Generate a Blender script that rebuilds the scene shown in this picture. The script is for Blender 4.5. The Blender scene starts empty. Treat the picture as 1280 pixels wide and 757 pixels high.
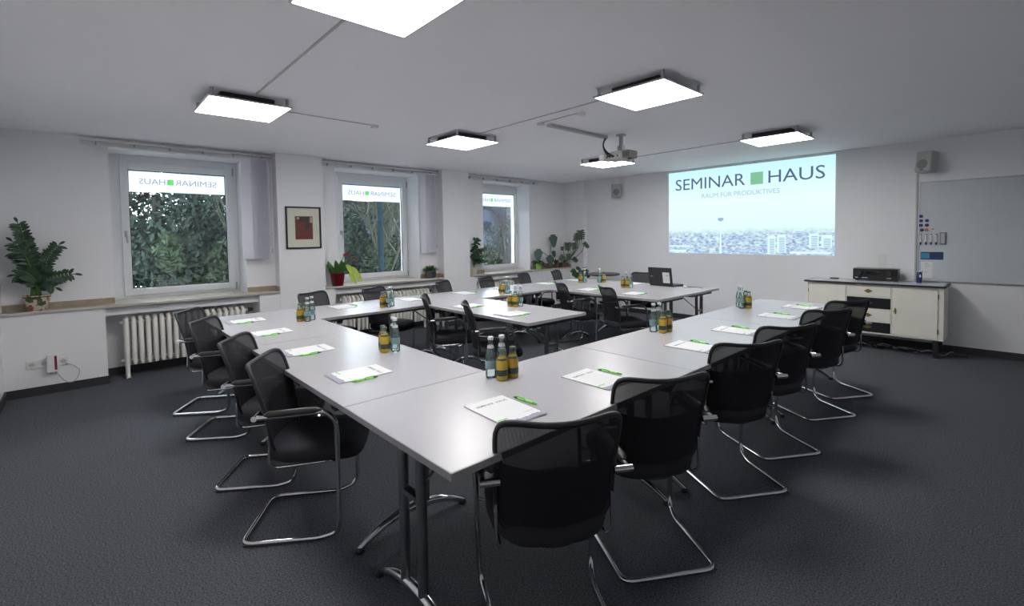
import bpy, math, random
from math import sin, cos, pi, radians
from mathutils import Vector, Matrix
SC = bpy.context.scene
COL = SC.collection
rnd = random.Random(7)

# ------------------------------------------------------------------ materials
def mat(name, color=(.8, .8, .8), rough=.5, metal=0., spec=.5, noise=None, bump=None, alpha=None, coat=0.):
    m = bpy.data.materials.new(name); m.use_nodes = True
    nt = m.node_tree; N = nt.nodes; L = nt.links
    b = N['Principled BSDF']
    b.inputs['Base Color'].default_value = (*color, 1)
    b.inputs['Roughness'].default_value = rough
    b.inputs['Metallic'].default_value = metal
    b.inputs['Specular IOR Level'].default_value = spec
    b.inputs['Coat Weight'].default_value = coat
    tc = N.new('ShaderNodeTexCoord')
    # every material is procedural: a noise drives slight colour variation
    sc_, amt = noise if noise else (6., .04)
    n = N.new('ShaderNodeTexNoise'); n.inputs['Scale'].default_value = sc_; n.inputs['Detail'].default_value = 4
    L.new(tc.outputs['Object'], n.inputs['Vector'])
    mx = N.new('ShaderNodeMix'); mx.data_type = 'RGBA'
    mx.inputs[6].default_value = (*[c * (1 - amt) for c in color], 1)
    mx.inputs[7].default_value = (*[min(1, c * (1 + amt)) for c in color], 1)
    L.new(n.outputs['Fac'], mx.inputs[0]); L.new(mx.outputs[2], b.inputs['Base Color'])
    if bump:
        n2 = N.new('ShaderNodeTexNoise'); n2.inputs['Scale'].default_value = bump[0]; n2.inputs['Detail'].default_value = 3
        L.new(tc.outputs['Object'], n2.inputs['Vector'])
        bp = N.new('ShaderNodeBump'); bp.inputs['Strength'].default_value = bump[1]; bp.inputs['Distance'].default_value = .01
        L.new(n2.outputs['Fac'], bp.inputs['Height']); L.new(bp.outputs['Normal'], b.inputs['Normal'])
    if alpha is not None: b.inputs['Alpha'].default_value = alpha
    return m

def emis(name, color, strength):
    m = bpy.data.materials.new(name); m.use_nodes = True
    nt = m.node_tree; nt.nodes.clear()
    e = nt.nodes.new('ShaderNodeEmission'); e.inputs[0].default_value = (*color, 1); e.inputs[1].default_value = strength
    o = nt.nodes.new('ShaderNodeOutputMaterial'); nt.links.new(e.outputs[0], o.inputs[0])
    return m

def glassy(name, tint=(1, 1, 1), gloss=.1, rough=.02, body=0., bodycol=(1, 1, 1)):
    """thin clear glass: straight-through transparency with fresnel gloss and a little body colour"""
    m = bpy.data.materials.new(name); m.use_nodes = True
    nt = m.node_tree; N = nt.nodes; L = nt.links; N.clear()
    t = N.new('ShaderNodeBsdfTransparent'); t.inputs[0].default_value = (*tint, 1)
    g = N.new('ShaderNodeBsdfGlossy'); g.inputs['Roughness'].default_value = rough
    lw = N.new('ShaderNodeFresnel'); lw.inputs['IOR'].default_value = 1.45
    mth = N.new('ShaderNodeMath'); mth.operation = 'MULTIPLY_ADD'; mth.inputs[1].default_value = 1.; mth.inputs[2].default_value = gloss
    L.new(lw.outputs[0], mth.inputs[0])
    mx = N.new('ShaderNodeMixShader'); L.new(mth.outputs[0], mx.inputs[0]); L.new(t.outputs[0], mx.inputs[1]); L.new(g.outputs[0], mx.inputs[2])
    out = mx
    if body > 0:
        d = N.new('ShaderNodeBsdfDiffuse'); d.inputs[0].default_value = (*bodycol, 1)
        m2 = N.new('ShaderNodeMixShader'); m2.inputs[0].default_value = body
        L.new(mx.outputs[0], m2.inputs[1]); L.new(d.outputs[0], m2.inputs[2]); out = m2
    o = N.new('ShaderNodeOutputMaterial'); L.new(out.outputs[0], o.inputs[0])
    return m

def translucent(name, color, dif=.3):
    m = bpy.data.materials.new(name); m.use_nodes = True
    N = m.node_tree.nodes; L = m.node_tree.links; N.clear()
    tc = N.new('ShaderNodeTexCoord'); nz = N.new('ShaderNodeTexNoise'); nz.inputs['Scale'].default_value = 60; L.new(tc.outputs['Object'], nz.inputs['Vector'])
    mx = N.new('ShaderNodeMix'); mx.data_type = 'RGBA'; mx.inputs[6].default_value = (*[c * .97 for c in color], 1); mx.inputs[7].default_value = (*color, 1); L.new(nz.outputs['Fac'], mx.inputs[0])
    t = N.new('ShaderNodeBsdfTranslucent'); d = N.new('ShaderNodeBsdfDiffuse'); a = N.new('ShaderNodeMixShader'); a.inputs[0].default_value = dif
    L.new(mx.outputs[2], t.inputs[0]); L.new(mx.outputs[2], d.inputs[0]); L.new(t.outputs[0], a.inputs[1]); L.new(d.outputs[0], a.inputs[2])
    o = N.new('ShaderNodeOutputMaterial'); L.new(a.outputs[0], o.inputs[0])
    return m

M = {}
M['wall'] = mat('plaster_white', (.80, .80, .82), .85, noise=(1.5, .025), bump=(60, .08))
M['ceil'] = mat('ceiling_plaster', (.92, .92, .95), .9, noise=(1.2, .02), bump=(30, .08))
M['base'] = mat('baseboard_grey', (.035, .036, .04), .6)
M['marble'] = mat('brown_marble', (.33, .27, .20), .3, noise=(9, .35))
M['silltop'] = mat('sill_stone', (.52, .48, .42), .18, noise=(9, .15))
M['winframe'] = mat('window_plastic', (.74, .76, .78), .35)
M['radiator'] = mat('radiator_enamel', (.84, .82, .78), .35)
M['chrome'] = mat('chrome', (.62, .62, .64), .12, metal=1.)
M['chromedark'] = mat('satin_metal', (.30, .31, .33), .28, metal=1.)
M['alu'] = mat('aluminium', (.45, .46, .48), .35, metal=.8)
M['black'] = mat('black_plastic', (.018, .018, .021), .45)
M['seat'] = mat('black_fabric', (.020, .021, .029), .85, noise=(300, .5), bump=(600, .3))
M['armpad'] = mat('arm_pad', (.03, .028, .028), .35)
M['tabletop'] = mat('laminate_grey', (.44, .43, .455), .27, spec=.65, noise=(25, .015), bump=(220, .03))
M['tableedge'] = mat('table_edge', (.34, .33, .34), .55)
M['white'] = mat('white_plastic', (.75, .75, .75), .4)
M['whiteg'] = mat('grey_white_plastic', (.5, .5, .5), .5)
M['dark'] = mat('dark_metal', (.05, .05, .055), .5)
M['paper'] = mat('paper', (.74, .74, .75), .6)
M['ink'] = mat('grey_ink', (.08, .08, .10), .6)
M['greenink'] = mat('green_ink', (.18, .55, .10), .6)
M['cityink'] = mat('city_print', (.30, .30, .38), .6, noise=(160, .6))
M['backing'] = mat('card_backing', (.25, .25, .29), .6)
M['pengreen'] = mat('pen_green', (.10, .55, .05), .3)
M['penlight'] = mat('pen_light_green', (.30, .80, .15), .3)
M['pengrip'] = mat('pen_grip', (.03, .12, .03), .5)
M['juice'] = mat('orange_juice', (.42, .26, .018), .12, coat=.6)
M['juice2'] = mat('apple_juice', (.52, .35, .03), .12, coat=.6)
M['label'] = mat('bottle_label_dark', (.045, .06, .04), .5, noise=(60, .95))
M['labelw'] = mat('bottle_label_blue', (.22, .34, .36), .4, noise=(60, .3))
M['cap'] = mat('bottle_cap', (.7, .71, .72), .3, metal=.7)
M['capdark'] = mat('bottle_cap_green', (.10, .14, .11), .35, metal=.4)
M['bglass'] = glassy('bottle_glass', (.88, .97, .95), .08, .03, body=.05, bodycol=(.6, .85, .8))
M['bwater'] = glassy('bottle_glass_body', (.90, .98, .965), .06, .03, body=.05, bodycol=(.65, .9, .85))
M['pane'] = glassy('window_glass', (.97, .99, .98), .03, .0)
M['cab'] = mat('cabinet_cream', (.82, .80, .72), .4)
M['cabblack'] = mat('cabinet_black', (.012, .014, .016), .35)
M['brass'] = mat('aged_brass', (.30, .22, .10), .4, metal=.9)
M['board'] = mat('whiteboard_enamel', (.58, .62, .65), .22, noise=(2.5, .06))
M['magnet'] = mat('blue_magnet', (.02, .035, .16), .3)
M['magneto'] = mat('orange_magnet', (.65, .16, .05), .3)
M['flyer'] = mat('blue_flyer', (.015, .04, .12), .4, noise=(12, .5))
M['flyerb'] = mat('light_blue_print', (.05, .25, .42), .4)
M['can'] = mat('blue_can', (.02, .04, .16), .3)
M['frameblack'] = mat('picture_frame_black', (.01, .01, .011), .3)
M['matte'] = mat('cream_mount', (.62, .62, .52), .7)
M['artred'] = mat('art_red', (.13, .030, .022), .6, noise=(18, .45))
M['artdark'] = mat('art_dark', (.045, .035, .03), .6, noise=(25, .4))
M['artcream'] = mat('art_cream', (.42, .33, .24), .6)
M['potred'] = mat('pot_dark_red', (.13, .008, .014), .25)
M['potgrey'] = mat('pot_grey', (.10, .105, .12), .4)
M['potcream'] = mat('pot_cream', (.62, .58, .50), .4, noise=(6, .1))
M['potgreen'] = mat('pot_lime', (.42, .78, .16), .4)
M['potbrown'] = mat('pot_brown', (.16, .10, .07), .5)
M['soil'] = mat('soil', (.03, .02, .014), .95, noise=(60, .5))
M['leafdark'] = mat('leaf_dark', (.018, .06, .028), .4, noise=(14, .5))
M['leafmid'] = mat('leaf_mid', (.045, .13, .03), .4, noise=(14, .5))
M['leafbright'] = mat('leaf_bright', (.16, .34, .05), .4, noise=(10, .5))
M['leafyellow'] = mat('leaf_yellow', (.42, .55, .08), .45, noise=(10, .4))
M['leafgrey'] = mat('leaf_greygreen', (.05, .10, .085), .4, noise=(14, .4))
M['stem'] = mat('stem', (.06, .12, .03), .5)
M['bark'] = mat('bark', (.018, .016, .015), .9, spec=.05, noise=(10, .4))
M['barklight'] = mat('bark_mossy', (.030, .033, .023), .9, spec=.05, noise=(8, .4))
M['petal'] = mat('red_petal', (.30, .01, .03), .5)
M['sockred'] = mat('red_window', (.22, .01, .03), .3)
M['cable'] = mat('black_cable', (.01, .01, .01), .5)
M['cablew'] = mat('grey_cable', (.35, .35, .35), .5)
M['blind'] = translucent('blind_fabric', (.84, .84, .89), .7)
M['post'] = mat('teal_post', (.006, .013, .016), .9, spec=.05)
M['bldg'] = mat('building_render', (.026, .033, .048), .9, spec=.05, noise=(.6, .15))
M['bldgdark'] = mat('building_windows', (.006, .010, .016), .9, spec=.05, noise=(.8, .5))
M['bldgwhite'] = mat('building_balcony', (.045, .056, .070), .9, spec=.05)
M['brick'] = mat('roof_brick', (.016, .011, .012), .9, spec=.05, noise=(3, .3))
M['evergreen'] = mat('evergreen_needles', (.016, .024, .019), .9, spec=.1, noise=(1.4, .6))
M['hedge'] = mat('ivy_leaves', (.018, .027, .015), .8, spec=.1, noise=(1.6, .8))
M['grassm'] = mat('grass', (.16, .17, .13), .9, noise=(.6, .4))
M['road'] = mat('asphalt', (.12, .12, .125), .9)
M['boxdark'] = mat('amp_black', (.010, .010, .011), .3)
M['display'] = mat('amp_display', (.004, .006, .008), .08)
M['silver'] = mat('silver_print', (.55, .56, .57), .4)
M['wood'] = mat('dark_table_wood', (.06, .05, .05), .4)
M['projgrey'] = mat('projector_shell', (.42, .42, .41), .45)
M['projgrille'] = mat('projector_grille', (.22, .22, .20), .6)
M['light'] = emis('diffuser_light', (1, .985, .96), 9.0)
M['greensq'] = translucent('film_green', (.45, .95, .40))
M['filmink'] = translucent('film_ink', (.30, .28, .40))

# carpet
def carpet():
    m = bpy.data.materials.new('carpet_grey'); m.use_nodes = True
    N = m.node_tree.nodes; L = m.node_tree.links; b = N['Principled BSDF']
    tc = N.new('ShaderNodeTexCoord')
    n = N.new('ShaderNodeTexNoise'); n.inputs['Scale'].default_value = 130; n.inputs['Detail'].default_value = 6; n.inputs['Roughness'].default_value = .8
    r = N.new('ShaderNodeValToRGB'); r.color_ramp.elements[0].position = .40; r.color_ramp.elements[1].position = .61
    r.color_ramp.elements[0].color = (.030, .033, .040, 1); r.color_ramp.elements[1].color = (.150, .156, .176, 1)
    L.new(tc.outputs['Object'], n.inputs['Vector']); L.new(n.outputs['Fac'], r.inputs[0]); L.new(r.outputs[0], b.inputs['Base Color'])
    bp = N.new('ShaderNodeBump'); bp.inputs['Strength'].default_value = .5; bp.inputs['Distance'].default_value = .006
    L.new(n.outputs['Fac'], bp.inputs['Height']); L.new(bp.outputs['Normal'], b.inputs['Normal'])
    b.inputs['Roughness'].default_value = .95; b.inputs['Specular IOR Level'].default_value = .15
    return m
M['carpet'] = carpet()

# see-through mesh cloth: woven holes
def mesh_cloth(name, open_):
    m = bpy.data.materials.new(name); m.use_nodes = True
    N = m.node_tree.nodes; L = m.node_tree.links; b = N['Principled BSDF']
    b.inputs['Specular IOR Level'].default_value = .25; b.inputs['Base Color'].default_value = (.019, .019, .023, 1); b.inputs['Roughness'].default_value = .6
    tc = N.new('ShaderNodeTexCoord')
    w = N.new('ShaderNodeTexWave'); w.inputs['Scale'].default_value = 100; w.bands_direction = 'X'
    w2 = N.new('ShaderNodeTexWave'); w2.inputs['Scale'].default_value = 100; w2.bands_direction = 'Z'
    L.new(tc.outputs['Object'], w.inputs['Vector']); L.new(tc.outputs['Object'], w2.inputs['Vector'])
    mu = N.new('ShaderNodeMath'); mu.operation = 'MULTIPLY'; L.new(w.outputs['Fac'], mu.inputs[0]); L.new(w2.outputs['Fac'], mu.inputs[1])
    ma = N.new('ShaderNodeMath'); ma.operation = 'MULTIPLY_ADD'; ma.inputs[1].default_value = -open_ * 2.4; ma.inputs[2].default_value = 1.0 - open_ * .35
    L.new(mu.outputs[0], ma.inputs[0]); ma.use_clamp = True
    L.new(ma.outputs[0], b.inputs['Alpha'])
    return m
M['mesh'] = mesh_cloth('mesh_cloth', .10)
M['mesh2'] = mesh_cloth('mesh_cloth_double', .03)

def film():
    m = bpy.data.materials.new('frosted_film'); m.use_nodes = True
    N = m.node_tree.nodes; L = m.node_tree.links; N.clear()
    t = N.new('ShaderNodeBsdfTranslucent'); t.inputs[0].default_value = (.95, .98, 1, 1)
    d = N.new('ShaderNodeBsdfDiffuse'); d.inputs[0].default_value = (.9, .9, .92, 1)
    tr = N.new('ShaderNodeBsdfTransparent'); tr.inputs[0].default_value = (1, 1, 1, 1)
    a = N.new('ShaderNodeMixShader'); a.inputs[0].default_value = .25; L.new(t.outputs[0], a.inputs[1]); L.new(d.outputs[0], a.inputs[2])
    b = N.new('ShaderNodeMixShader'); b.inputs[0].default_value = .12; L.new(a.outputs[0], b.inputs[1]); L.new(tr.outputs[0], b.inputs[2])
    n = N.new('ShaderNodeTexNoise'); n.inputs['Scale'].default_value = 40
    o = N.new('ShaderNodeOutputMaterial'); L.new(b.outputs[0], o.inputs[0])
    return m
M['film'] = film()

def projected():
    """light thrown by the projector: pale sky over a hazy city"""
    m = bpy.data.materials.new('projected_picture'); m.use_nodes = True
    N = m.node_tree.nodes; L = m.node_tree.links; N.clear()
    tc = N.new('ShaderNodeTexCoord'); sp = N.new('ShaderNodeSeparateXYZ'); L.new(tc.outputs['Generated'], sp.inputs[0])
    sky = N.new('ShaderNodeValToRGB'); cr = sky.color_ramp
    cr.elements[0].position = .25; cr.elements[0].color = (.78, 1., 1., 1)
    cr.elements[1].position = 1.; cr.elements[1].color = (.60, .95, .99, 1)
    e = cr.elements.new(.6); e.color = (.84, 1., 1., 1)
    L.new(sp.outputs['Z'], sky.inputs[0])
    mp = N.new('ShaderNodeMapping'); mp.inputs['Scale'].default_value = (46, 1, 52); L.new(tc.outputs['Generated'], mp.inputs[0])
    v = N.new('ShaderNodeTexVoronoi'); v.inputs['Scale'].default_value = 1.; v.distance = 'CHEBYCHEV'; L.new(mp.outputs[0], v.inputs['Vector'])
    nz = N.new('ShaderNodeTexNoise'); nz.inputs['Scale'].default_value = .6; nz.inputs['Detail'].default_value = 8; nz.inputs['Roughness'].default_value = .75; L.new(mp.outputs[0], nz.inputs['Vector'])
    mxv = N.new('ShaderNodeMath'); mxv.operation = 'MULTIPLY_ADD'; mxv.inputs[1].default_value = .5; L.new(v.outputs['Distance'], mxv.inputs[0]); L.new(nz.outputs['Fac'], mxv.inputs[2])
    city = N.new('ShaderNodeValToRGB'); c2 = city.color_ramp
    c2.elements[0].position = .50; c2.elements[0].color = (.20, .33, .62, 1)
    c2.elements[1].position = .92; c2.elements[1].color = (.80, .97, 1, 1)
    L.new(mxv.outputs[0], city.inputs[0])
    n3 = N.new('ShaderNodeTexNoise'); n3.inputs['Scale'].default_value = 14; n3.inputs['Detail'].default_value = 6; L.new(tc.outputs['Generated'], n3.inputs['Vector'])
    hz = N.new('ShaderNodeMath'); hz.operation = 'MULTIPLY_ADD'; hz.inputs[1].default_value = .06; L.new(n3.outputs['Fac'], hz.inputs[0]); L.new(sp.outputs['Z'], hz.inputs[2])
    st = N.new('ShaderNodeMapRange'); st.inputs['From Min'].default_value = .24; st.inputs['From Max'].default_value = .325
    L.new(hz.outputs[0], st.inputs['Value'])
    mx = N.new('ShaderNodeMix'); mx.data_type = 'RGBA'; L.new(st.outputs[0], mx.inputs[0]); L.new(city.outputs[0], mx.inputs[6]); L.new(sky.outputs[0], mx.inputs[7])
    em = N.new('ShaderNodeEmission'); em.inputs[1].default_value = .36; L.new(mx.outputs[2], em.inputs[0])
    o = N.new('ShaderNodeOutputMaterial'); L.new(em.outputs[0], o.inputs[0])
    return m
M['proj'] = projected()
M['ptext'] = emis('projected_dark_text', (.09, .14, .25), .38)
M['ptext2'] = emis('projected_light_text', (.35, .58, .68), .38)
M['pgreen'] = emis('projected_green', (.22, .52, .33), .38)
M['pwhite'] = emis('projected_pale_blue', (.72, .93, 1.), .38)
M['pblue'] = emis('projected_blue', (.30, .48, .68), .38)

def floral():
    m = bpy.data.materials.new('pot_floral'); m.use_nodes = True
    N = m.node_tree.nodes; L = m.node_tree.links; b = N['Principled BSDF']; b.inputs['Roughness'].default_value = .3
    tc = N.new('ShaderNodeTexCoord'); n = N.new('ShaderNodeTexNoise'); n.inputs['Scale'].default_value = 13; n.inputs['Detail'].default_value = 2
    L.new(tc.outputs['Object'], n.inputs['Vector'])
    r = N.new('ShaderNodeValToRGB'); c = r.color_ramp; c.interpolation = 'CONSTANT'
    c.elements[0].position = 0; c.elements[0].color = (.06, .10, .04, 1)
    c.elements[1].position = .42; c.elements[1].color = (.60, .54, .44, 1)
    e = c.elements.new(.60); e.color = (.34, .07, .05, 1)
    e = c.elements.new(.66); e.color = (.60, .54, .44, 1)
    L.new(n.outputs['Fac'], r.inputs[0]); L.new(r.outputs[0], b.inputs['Base Color'])
    return m
M['potfloral'] = floral()

# ------------------------------------------------------------------ mesh builder
class MB:
    def __init__(s): s.v = []; s.f = []; s.sm = []
    def add(s, vs, fs, smooth=False):
        o = len(s.v); s.v += [tuple(v) for v in vs]; s.f += [tuple(i + o for i in f) for f in fs]; s.sm += [smooth] * len(fs); return s
    def box(s, a, b):
        x0, y0, z0 = a; x1, y1, z1 = b
        if x0 > x1: x0, x1 = x1, x0
        if y0 > y1: y0, y1 = y1, y0
        if z0 > z1: z0, z1 = z1, z0
        return s.add([(x0, y0, z0), (x1, y0, z0), (x1, y1, z0), (x0, y1, z0), (x0, y0, z1), (x1, y0, z1), (x1, y1, z1), (x0, y1, z1)],
                     [(0, 3, 2, 1), (4, 5, 6, 7), (0, 1, 5, 4), (1, 2, 6, 5), (2, 3, 7, 6), (3, 0, 4, 7)])
    def tube(s, pts, r, n=8, closed=False, cap=True):
        P = [Vector(p) for p in pts]; k = len(P); rs = r if isinstance(r, (list, tuple)) else [r] * k
        T = []
        for i in range(k):
            a = P[i - 1] if (i > 0 or closed) else P[i]; b = P[(i + 1) % k] if (i < k - 1 or closed) else P[i]
            t = b - a; T.append(t.normalized() if t.length > 1e-9 else Vector((0, 0, 1)))
        u = T[0].orthogonal().normalized(); vs = []
        for i in range(k):
            if i > 0:
                u = u - T[i] * u.dot(T[i])
                u = u.normalized() if u.length > 1e-6 else T[i].orthogonal().normalized()
            w = T[i].cross(u)
            for j in range(n):
                a = 2 * pi * j / n; vs.append(P[i] + (u * cos(a) + w * sin(a)) * rs[i])
        fs = []
        for i in range(k if closed else k - 1):
            i2 = (i + 1) % k
            for j in range(n):
                j2 = (j + 1) % n; fs.append((i * n + j, i * n + j2, i2 * n + j2, i2 * n + j))
        s.add(vs, fs, True)
        if cap and not closed:
            s.add(vs[:n], [tuple(range(n))[::-1]]); s.add(vs[-n:], [tuple(range(n))])
        return s
    def lathe(s, prof, c=(0, 0, 0), n=20, caps=True):
        vs = []; fs = []
        for (r, z) in prof:
            for j in range(n):
                a = 2 * pi * j / n; vs.append((c[0] + r * cos(a), c[1] + r * sin(a), c[2] + z))
        for i in range(len(prof) - 1):
            for j in range(n):
                j2 = (j + 1) % n; fs.append((i * n + j, i * n + j2, (i + 1) * n + j2, (i + 1) * n + j))
        s.add(vs, fs, True)
        if caps:
            s.add(vs[:n], [tuple(range(n))[::-1]]); s.add(vs[-n:], [tuple(range(n))])
        return s
    def cyl(s, a, b, r, n=12): return s.tube([a, b], r, n)
    def xf(s, mtx): s.v = [tuple(mtx @ Vector(v)) for v in s.v]; return s

def fillet(pts, r, k=5):
    P = [Vector(p) for p in pts]; out = [P[0]]
    for i in range(1, len(P) - 1):
        a = P[i - 1] - P[i]; b = P[i + 1] - P[i]
        d = min(r if not isinstance(r, (list, tuple)) else r[i - 1], a.length * .48, b.length * .48)
        A = P[i] + a.normalized() * d; B = P[i] + b.normalized() * d
        for j in range(k + 1):
            t = j / k; out.append(A * (1 - t) ** 2 + P[i] * 2 * t * (1 - t) + B * t * t)
    out.append(P[-1]); return out

def arc3(a, m_, b, k=14):
    a, m_, b = Vector(a), Vector(m_), Vector(b); c = m_ * 2 - (a + b) / 2
    return [a * (1 - t) ** 2 + c * 2 * t * (1 - t) + b * t * t for t in [i / k for i in range(k + 1)]]

def link(name, mb, m, parent=None, bevel=0, seg=2):
    me = bpy.data.meshes.new(name)
    if parent is not None and parent.get('_w'):
        o3 = Vector(parent['_w']); vs = [tuple(Vector(v) - o3) for v in mb.v]
    else: vs = mb.v
    me.from_pydata(vs, [], mb.f); me.polygons.foreach_set('use_smooth', mb.sm)
    me.materials.append(m if not isinstance(m, str) else M[m]); me.update()
    o = bpy.data.objects.new(name, me); COL.objects.link(o)
    if parent is not None:
        o.parent = parent
        if parent.get('_w'): o['_w'] = (0., 0., 0.); o['_w'] = parent['_w']
    if bevel:
        b = o.modifiers.new('bevel', 'BEVEL'); b.width = bevel; b.segments = seg; b.limit_method = 'ANGLE'; b.angle_limit = radians(40)
    return o

def tag(o, label, cat, group=None, kind=None):
    if label: o['label'] = label
    if cat: o['category'] = cat
    if group: o['group'] = group
    if kind: o['kind'] = kind
    return o

def thing(name, label, cat, loc=(0, 0, 0), rz=0, group=None, world=False):
    """an Empty at the base of a thing; world=True: parts are given in room coordinates"""
    o = bpy.data.objects.new(name, None); COL.objects.link(o); o.location = loc; o.rotation_euler = (0, 0, rz)
    o.empty_display_size = .1
    if world: o['_w'] = tuple(float(c) for c in loc)
    return tag(o, label, cat, group)

def struct(name, mb, m, parent=None, bevel=0):
    o = link(name, mb, m, parent, bevel)
    if parent is None: o['kind'] = 'structure'
    return o

KIDS = {}
def tree_copy(o, parent=None):
    c = o.copy(); COL.objects.link(c)
    if parent is not None: c.parent = parent; c.matrix_parent_inverse = Matrix.Identity(4)
    for ch in [x for x in bpy.data.objects if x.parent == o]: tree_copy(ch, c)
    return c

def dup(root, loc, rz, label, group=None):
    r = tree_copy(root); r.location = loc; r.rotation_euler = (0, 0, rz); r['label'] = label
    if group: r['group'] = group
    return r

def text_mesh(s, x0, x1, y0, y1, ext=.0006, bold=0.):
    """letters fitted to the rectangle x0..x1, y0..y1 (local xy), as an MB"""
    cu = bpy.data.curves.new('t', 'FONT'); cu.body = s; cu.size = 1; cu.resolution_u = 3; cu.extrude = 0; cu.offset = bold
    ob = bpy.data.objects.new('t', cu); COL.objects.link(ob)
    dg = bpy.context.evaluated_depsgraph_get(); dg.update()
    me = bpy.data.meshes.new_from_object(ob.evaluated_get(dg))
    vs = [v.co.copy() for v in me.vertices]; fs = [tuple(p.vertices) for p in me.polygons]
    bpy.data.objects.remove(ob); bpy.data.curves.remove(cu); bpy.data.meshes.remove(me)
    ax = min(v.x for v in vs); bx = max(v.x for v in vs); ay = min(v.y for v in vs); by = max(v.y for v in vs)
    kx = (x1 - x0) / (bx - ax); ky = (y1 - y0) / (by - ay)
    top = [(x0 + (v.x - ax) * kx, y0 + (v.y - ay) * ky, ext) for v in vs]
    mb = MB(); mb.add(top, fs)
    return mb

def on_front_wall(mb, y):      # local xy -> room x,z at plane y, facing the room
    mb.v = [(v[0], y - v[2], v[1]) for v in mb.v]; return mb

# ------------------------------------------------------------------ room shell
ZC = 2.574; YF = 7.68; YR = -.58; XR = 1.62
XS = -6.436; XN = -6.615; XG = -7.0
SZ = .8166
struct('floor', MB().box((-7.3, YR - .3, -.12), (XR + .3, YF + .3, 0)), 'carpet')
struct('ceiling', MB().box((-7.3, YR - .3, ZC), (XR + .3, YF + .3, ZC + .15)), 'ceil')
struct('wall_front', MB().box((-7.3, YF, 0), (XR + .3, YF + .2, ZC)), 'wall')
struct('wall_right', MB().box((XR, YR - .2, 0), (XR + .2, YF, ZC)), 'wall')
struct('wall_rear', MB().box((-7.3, YR - .2, 0), (XR, YR, ZC)), 'wall')
# window wall: plaster with three openings, piers and radiator niches
OPEN = [(.25, 1.529), (2.68, 4.03), (5.36, 6.53)]
FRM = [(.25, 1.53), (2.78, 4.07), (5.40, 6.61)]
GLS = [(.428, 1.408), (2.94, 3.945), (5.50, 6.50)]
ZG0, ZG1 = .928, 2.308
ZO = 2.474
PIER = [(1.86, 2.442), (4.375, 4.913)]
w = MB(); w2 = MB(); w3 = MB()
ys = [YR] + [c for o in OPEN for c in o] + [YF]
for i in range(0, len(ys), 2): w.box((-7.15, ys[i], SZ - .02), (XN, ys[i + 1], ZC))
for a, b in OPEN: w.box((-7.15, a, ZO), (XN, b, ZC))
w2.box((-7.15, YR, 0), (-6.80, YF, SZ - .03))               # wall behind the niches
for a, b in PIER: struct('wall_left', MB().box((-6.80, a, 0), (XS, b, ZC)), 'wall')
struct('wall_left', MB().box((-6.80, 7.56, 0), (-6.10, YF, ZC)), 'wall')                   # corner pier
for a, b in [(YR, .162), (1.622, 1.86), (2.442, 2.577), (4.913, 5.05), (6.20, 7.56)]: struct('wall_left', MB().box((-6.80, a, 0), (XS - .008, b, SZ - .028)), 'wall')
for a, b in [(.162, 1.622), (2.577, 4.375), (5.05, 6.20)]: struct('wall_left', MB().box((-6.80, a, .70), (-6.50, b, SZ - .028)), 'wall')
struct('wall_left', w, 'wall'); struct('wall_left', w2, 'wall')
# sills with marble upstands
for i, (a, b) in enumerate([(YR, 1.86), (2.442, 4.375), (4.913, 7.56)]):
    oa, ob_ = OPEN[i]
    t = bpy.data.objects.new('trim_%d' % (i + 1), None); COL.objects.link(t); t['kind'] = 'structure'
    m = MB().box((XN, a, SZ - .027), (XS + .012, b, SZ)); m.box((-7.02, oa, SZ - .027), (XN, ob_, SZ))
    link('sill_slab', m, 'silltop', t, .004)
    m = MB()
    if oa - a > .3 : m.box((XN, a, SZ), (XN + .014, oa, SZ + .062))
    m.box((XN, ob_, SZ), (XN + .014, b, SZ + .062)); m.box((XN + .014, b - .014, SZ), (XS - .002, b, SZ + .062))
    link('upstand', m, 'marble', t)
# baseboards
HB = .083
m = MB().box((XS - .008, YR, 0), (XS + .006, .164, HB)); m.box((XS - .008, 1.62, 0), (XS + .006, 1.86, HB))
m.box((-6.80, .15, 0), (XS - .01, .164 + .006, HB)); m.box((-6.80, .164, 0), (-6.786, 1.62, HB)); m.box((-6.80, 2.58, 0), (-6.786, 4.37, HB)); m.box((-6.80, 5.05, 0), (-6.786, 6.2, HB))
for a, b in PIER: m.box((XS, a - .014, 0), (XS + .014, b + .014, HB))
m.box((XS - .008, 2.442, 0), (XS + .006, 2.577, HB)); m.box((XS - .008, 4.913, 0), (XS + .006, 5.05, HB)); m.box((XS - .008, 6.2, 0), (XS + .006, 7.55, HB)); m.box((-6.10, 7.546, 0), (-6.086, YF, HB)); m.box((XS, 7.546, 0), (-6.10, 7.56, HB))
struct('baseboard_left', m, 'base')
struct('baseboard_front', MB().box((-6.086, YF - .014, 0), (XR, YF, HB)), 'base')
struct('baseboard_rear', MB().box((-6.44, YR, 0), (XR, YR + .014, HB)), 'base')
struct('baseboard_right', MB().box((XR - .014, YR, 0), (XR, YF, HB)), 'base')

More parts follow.
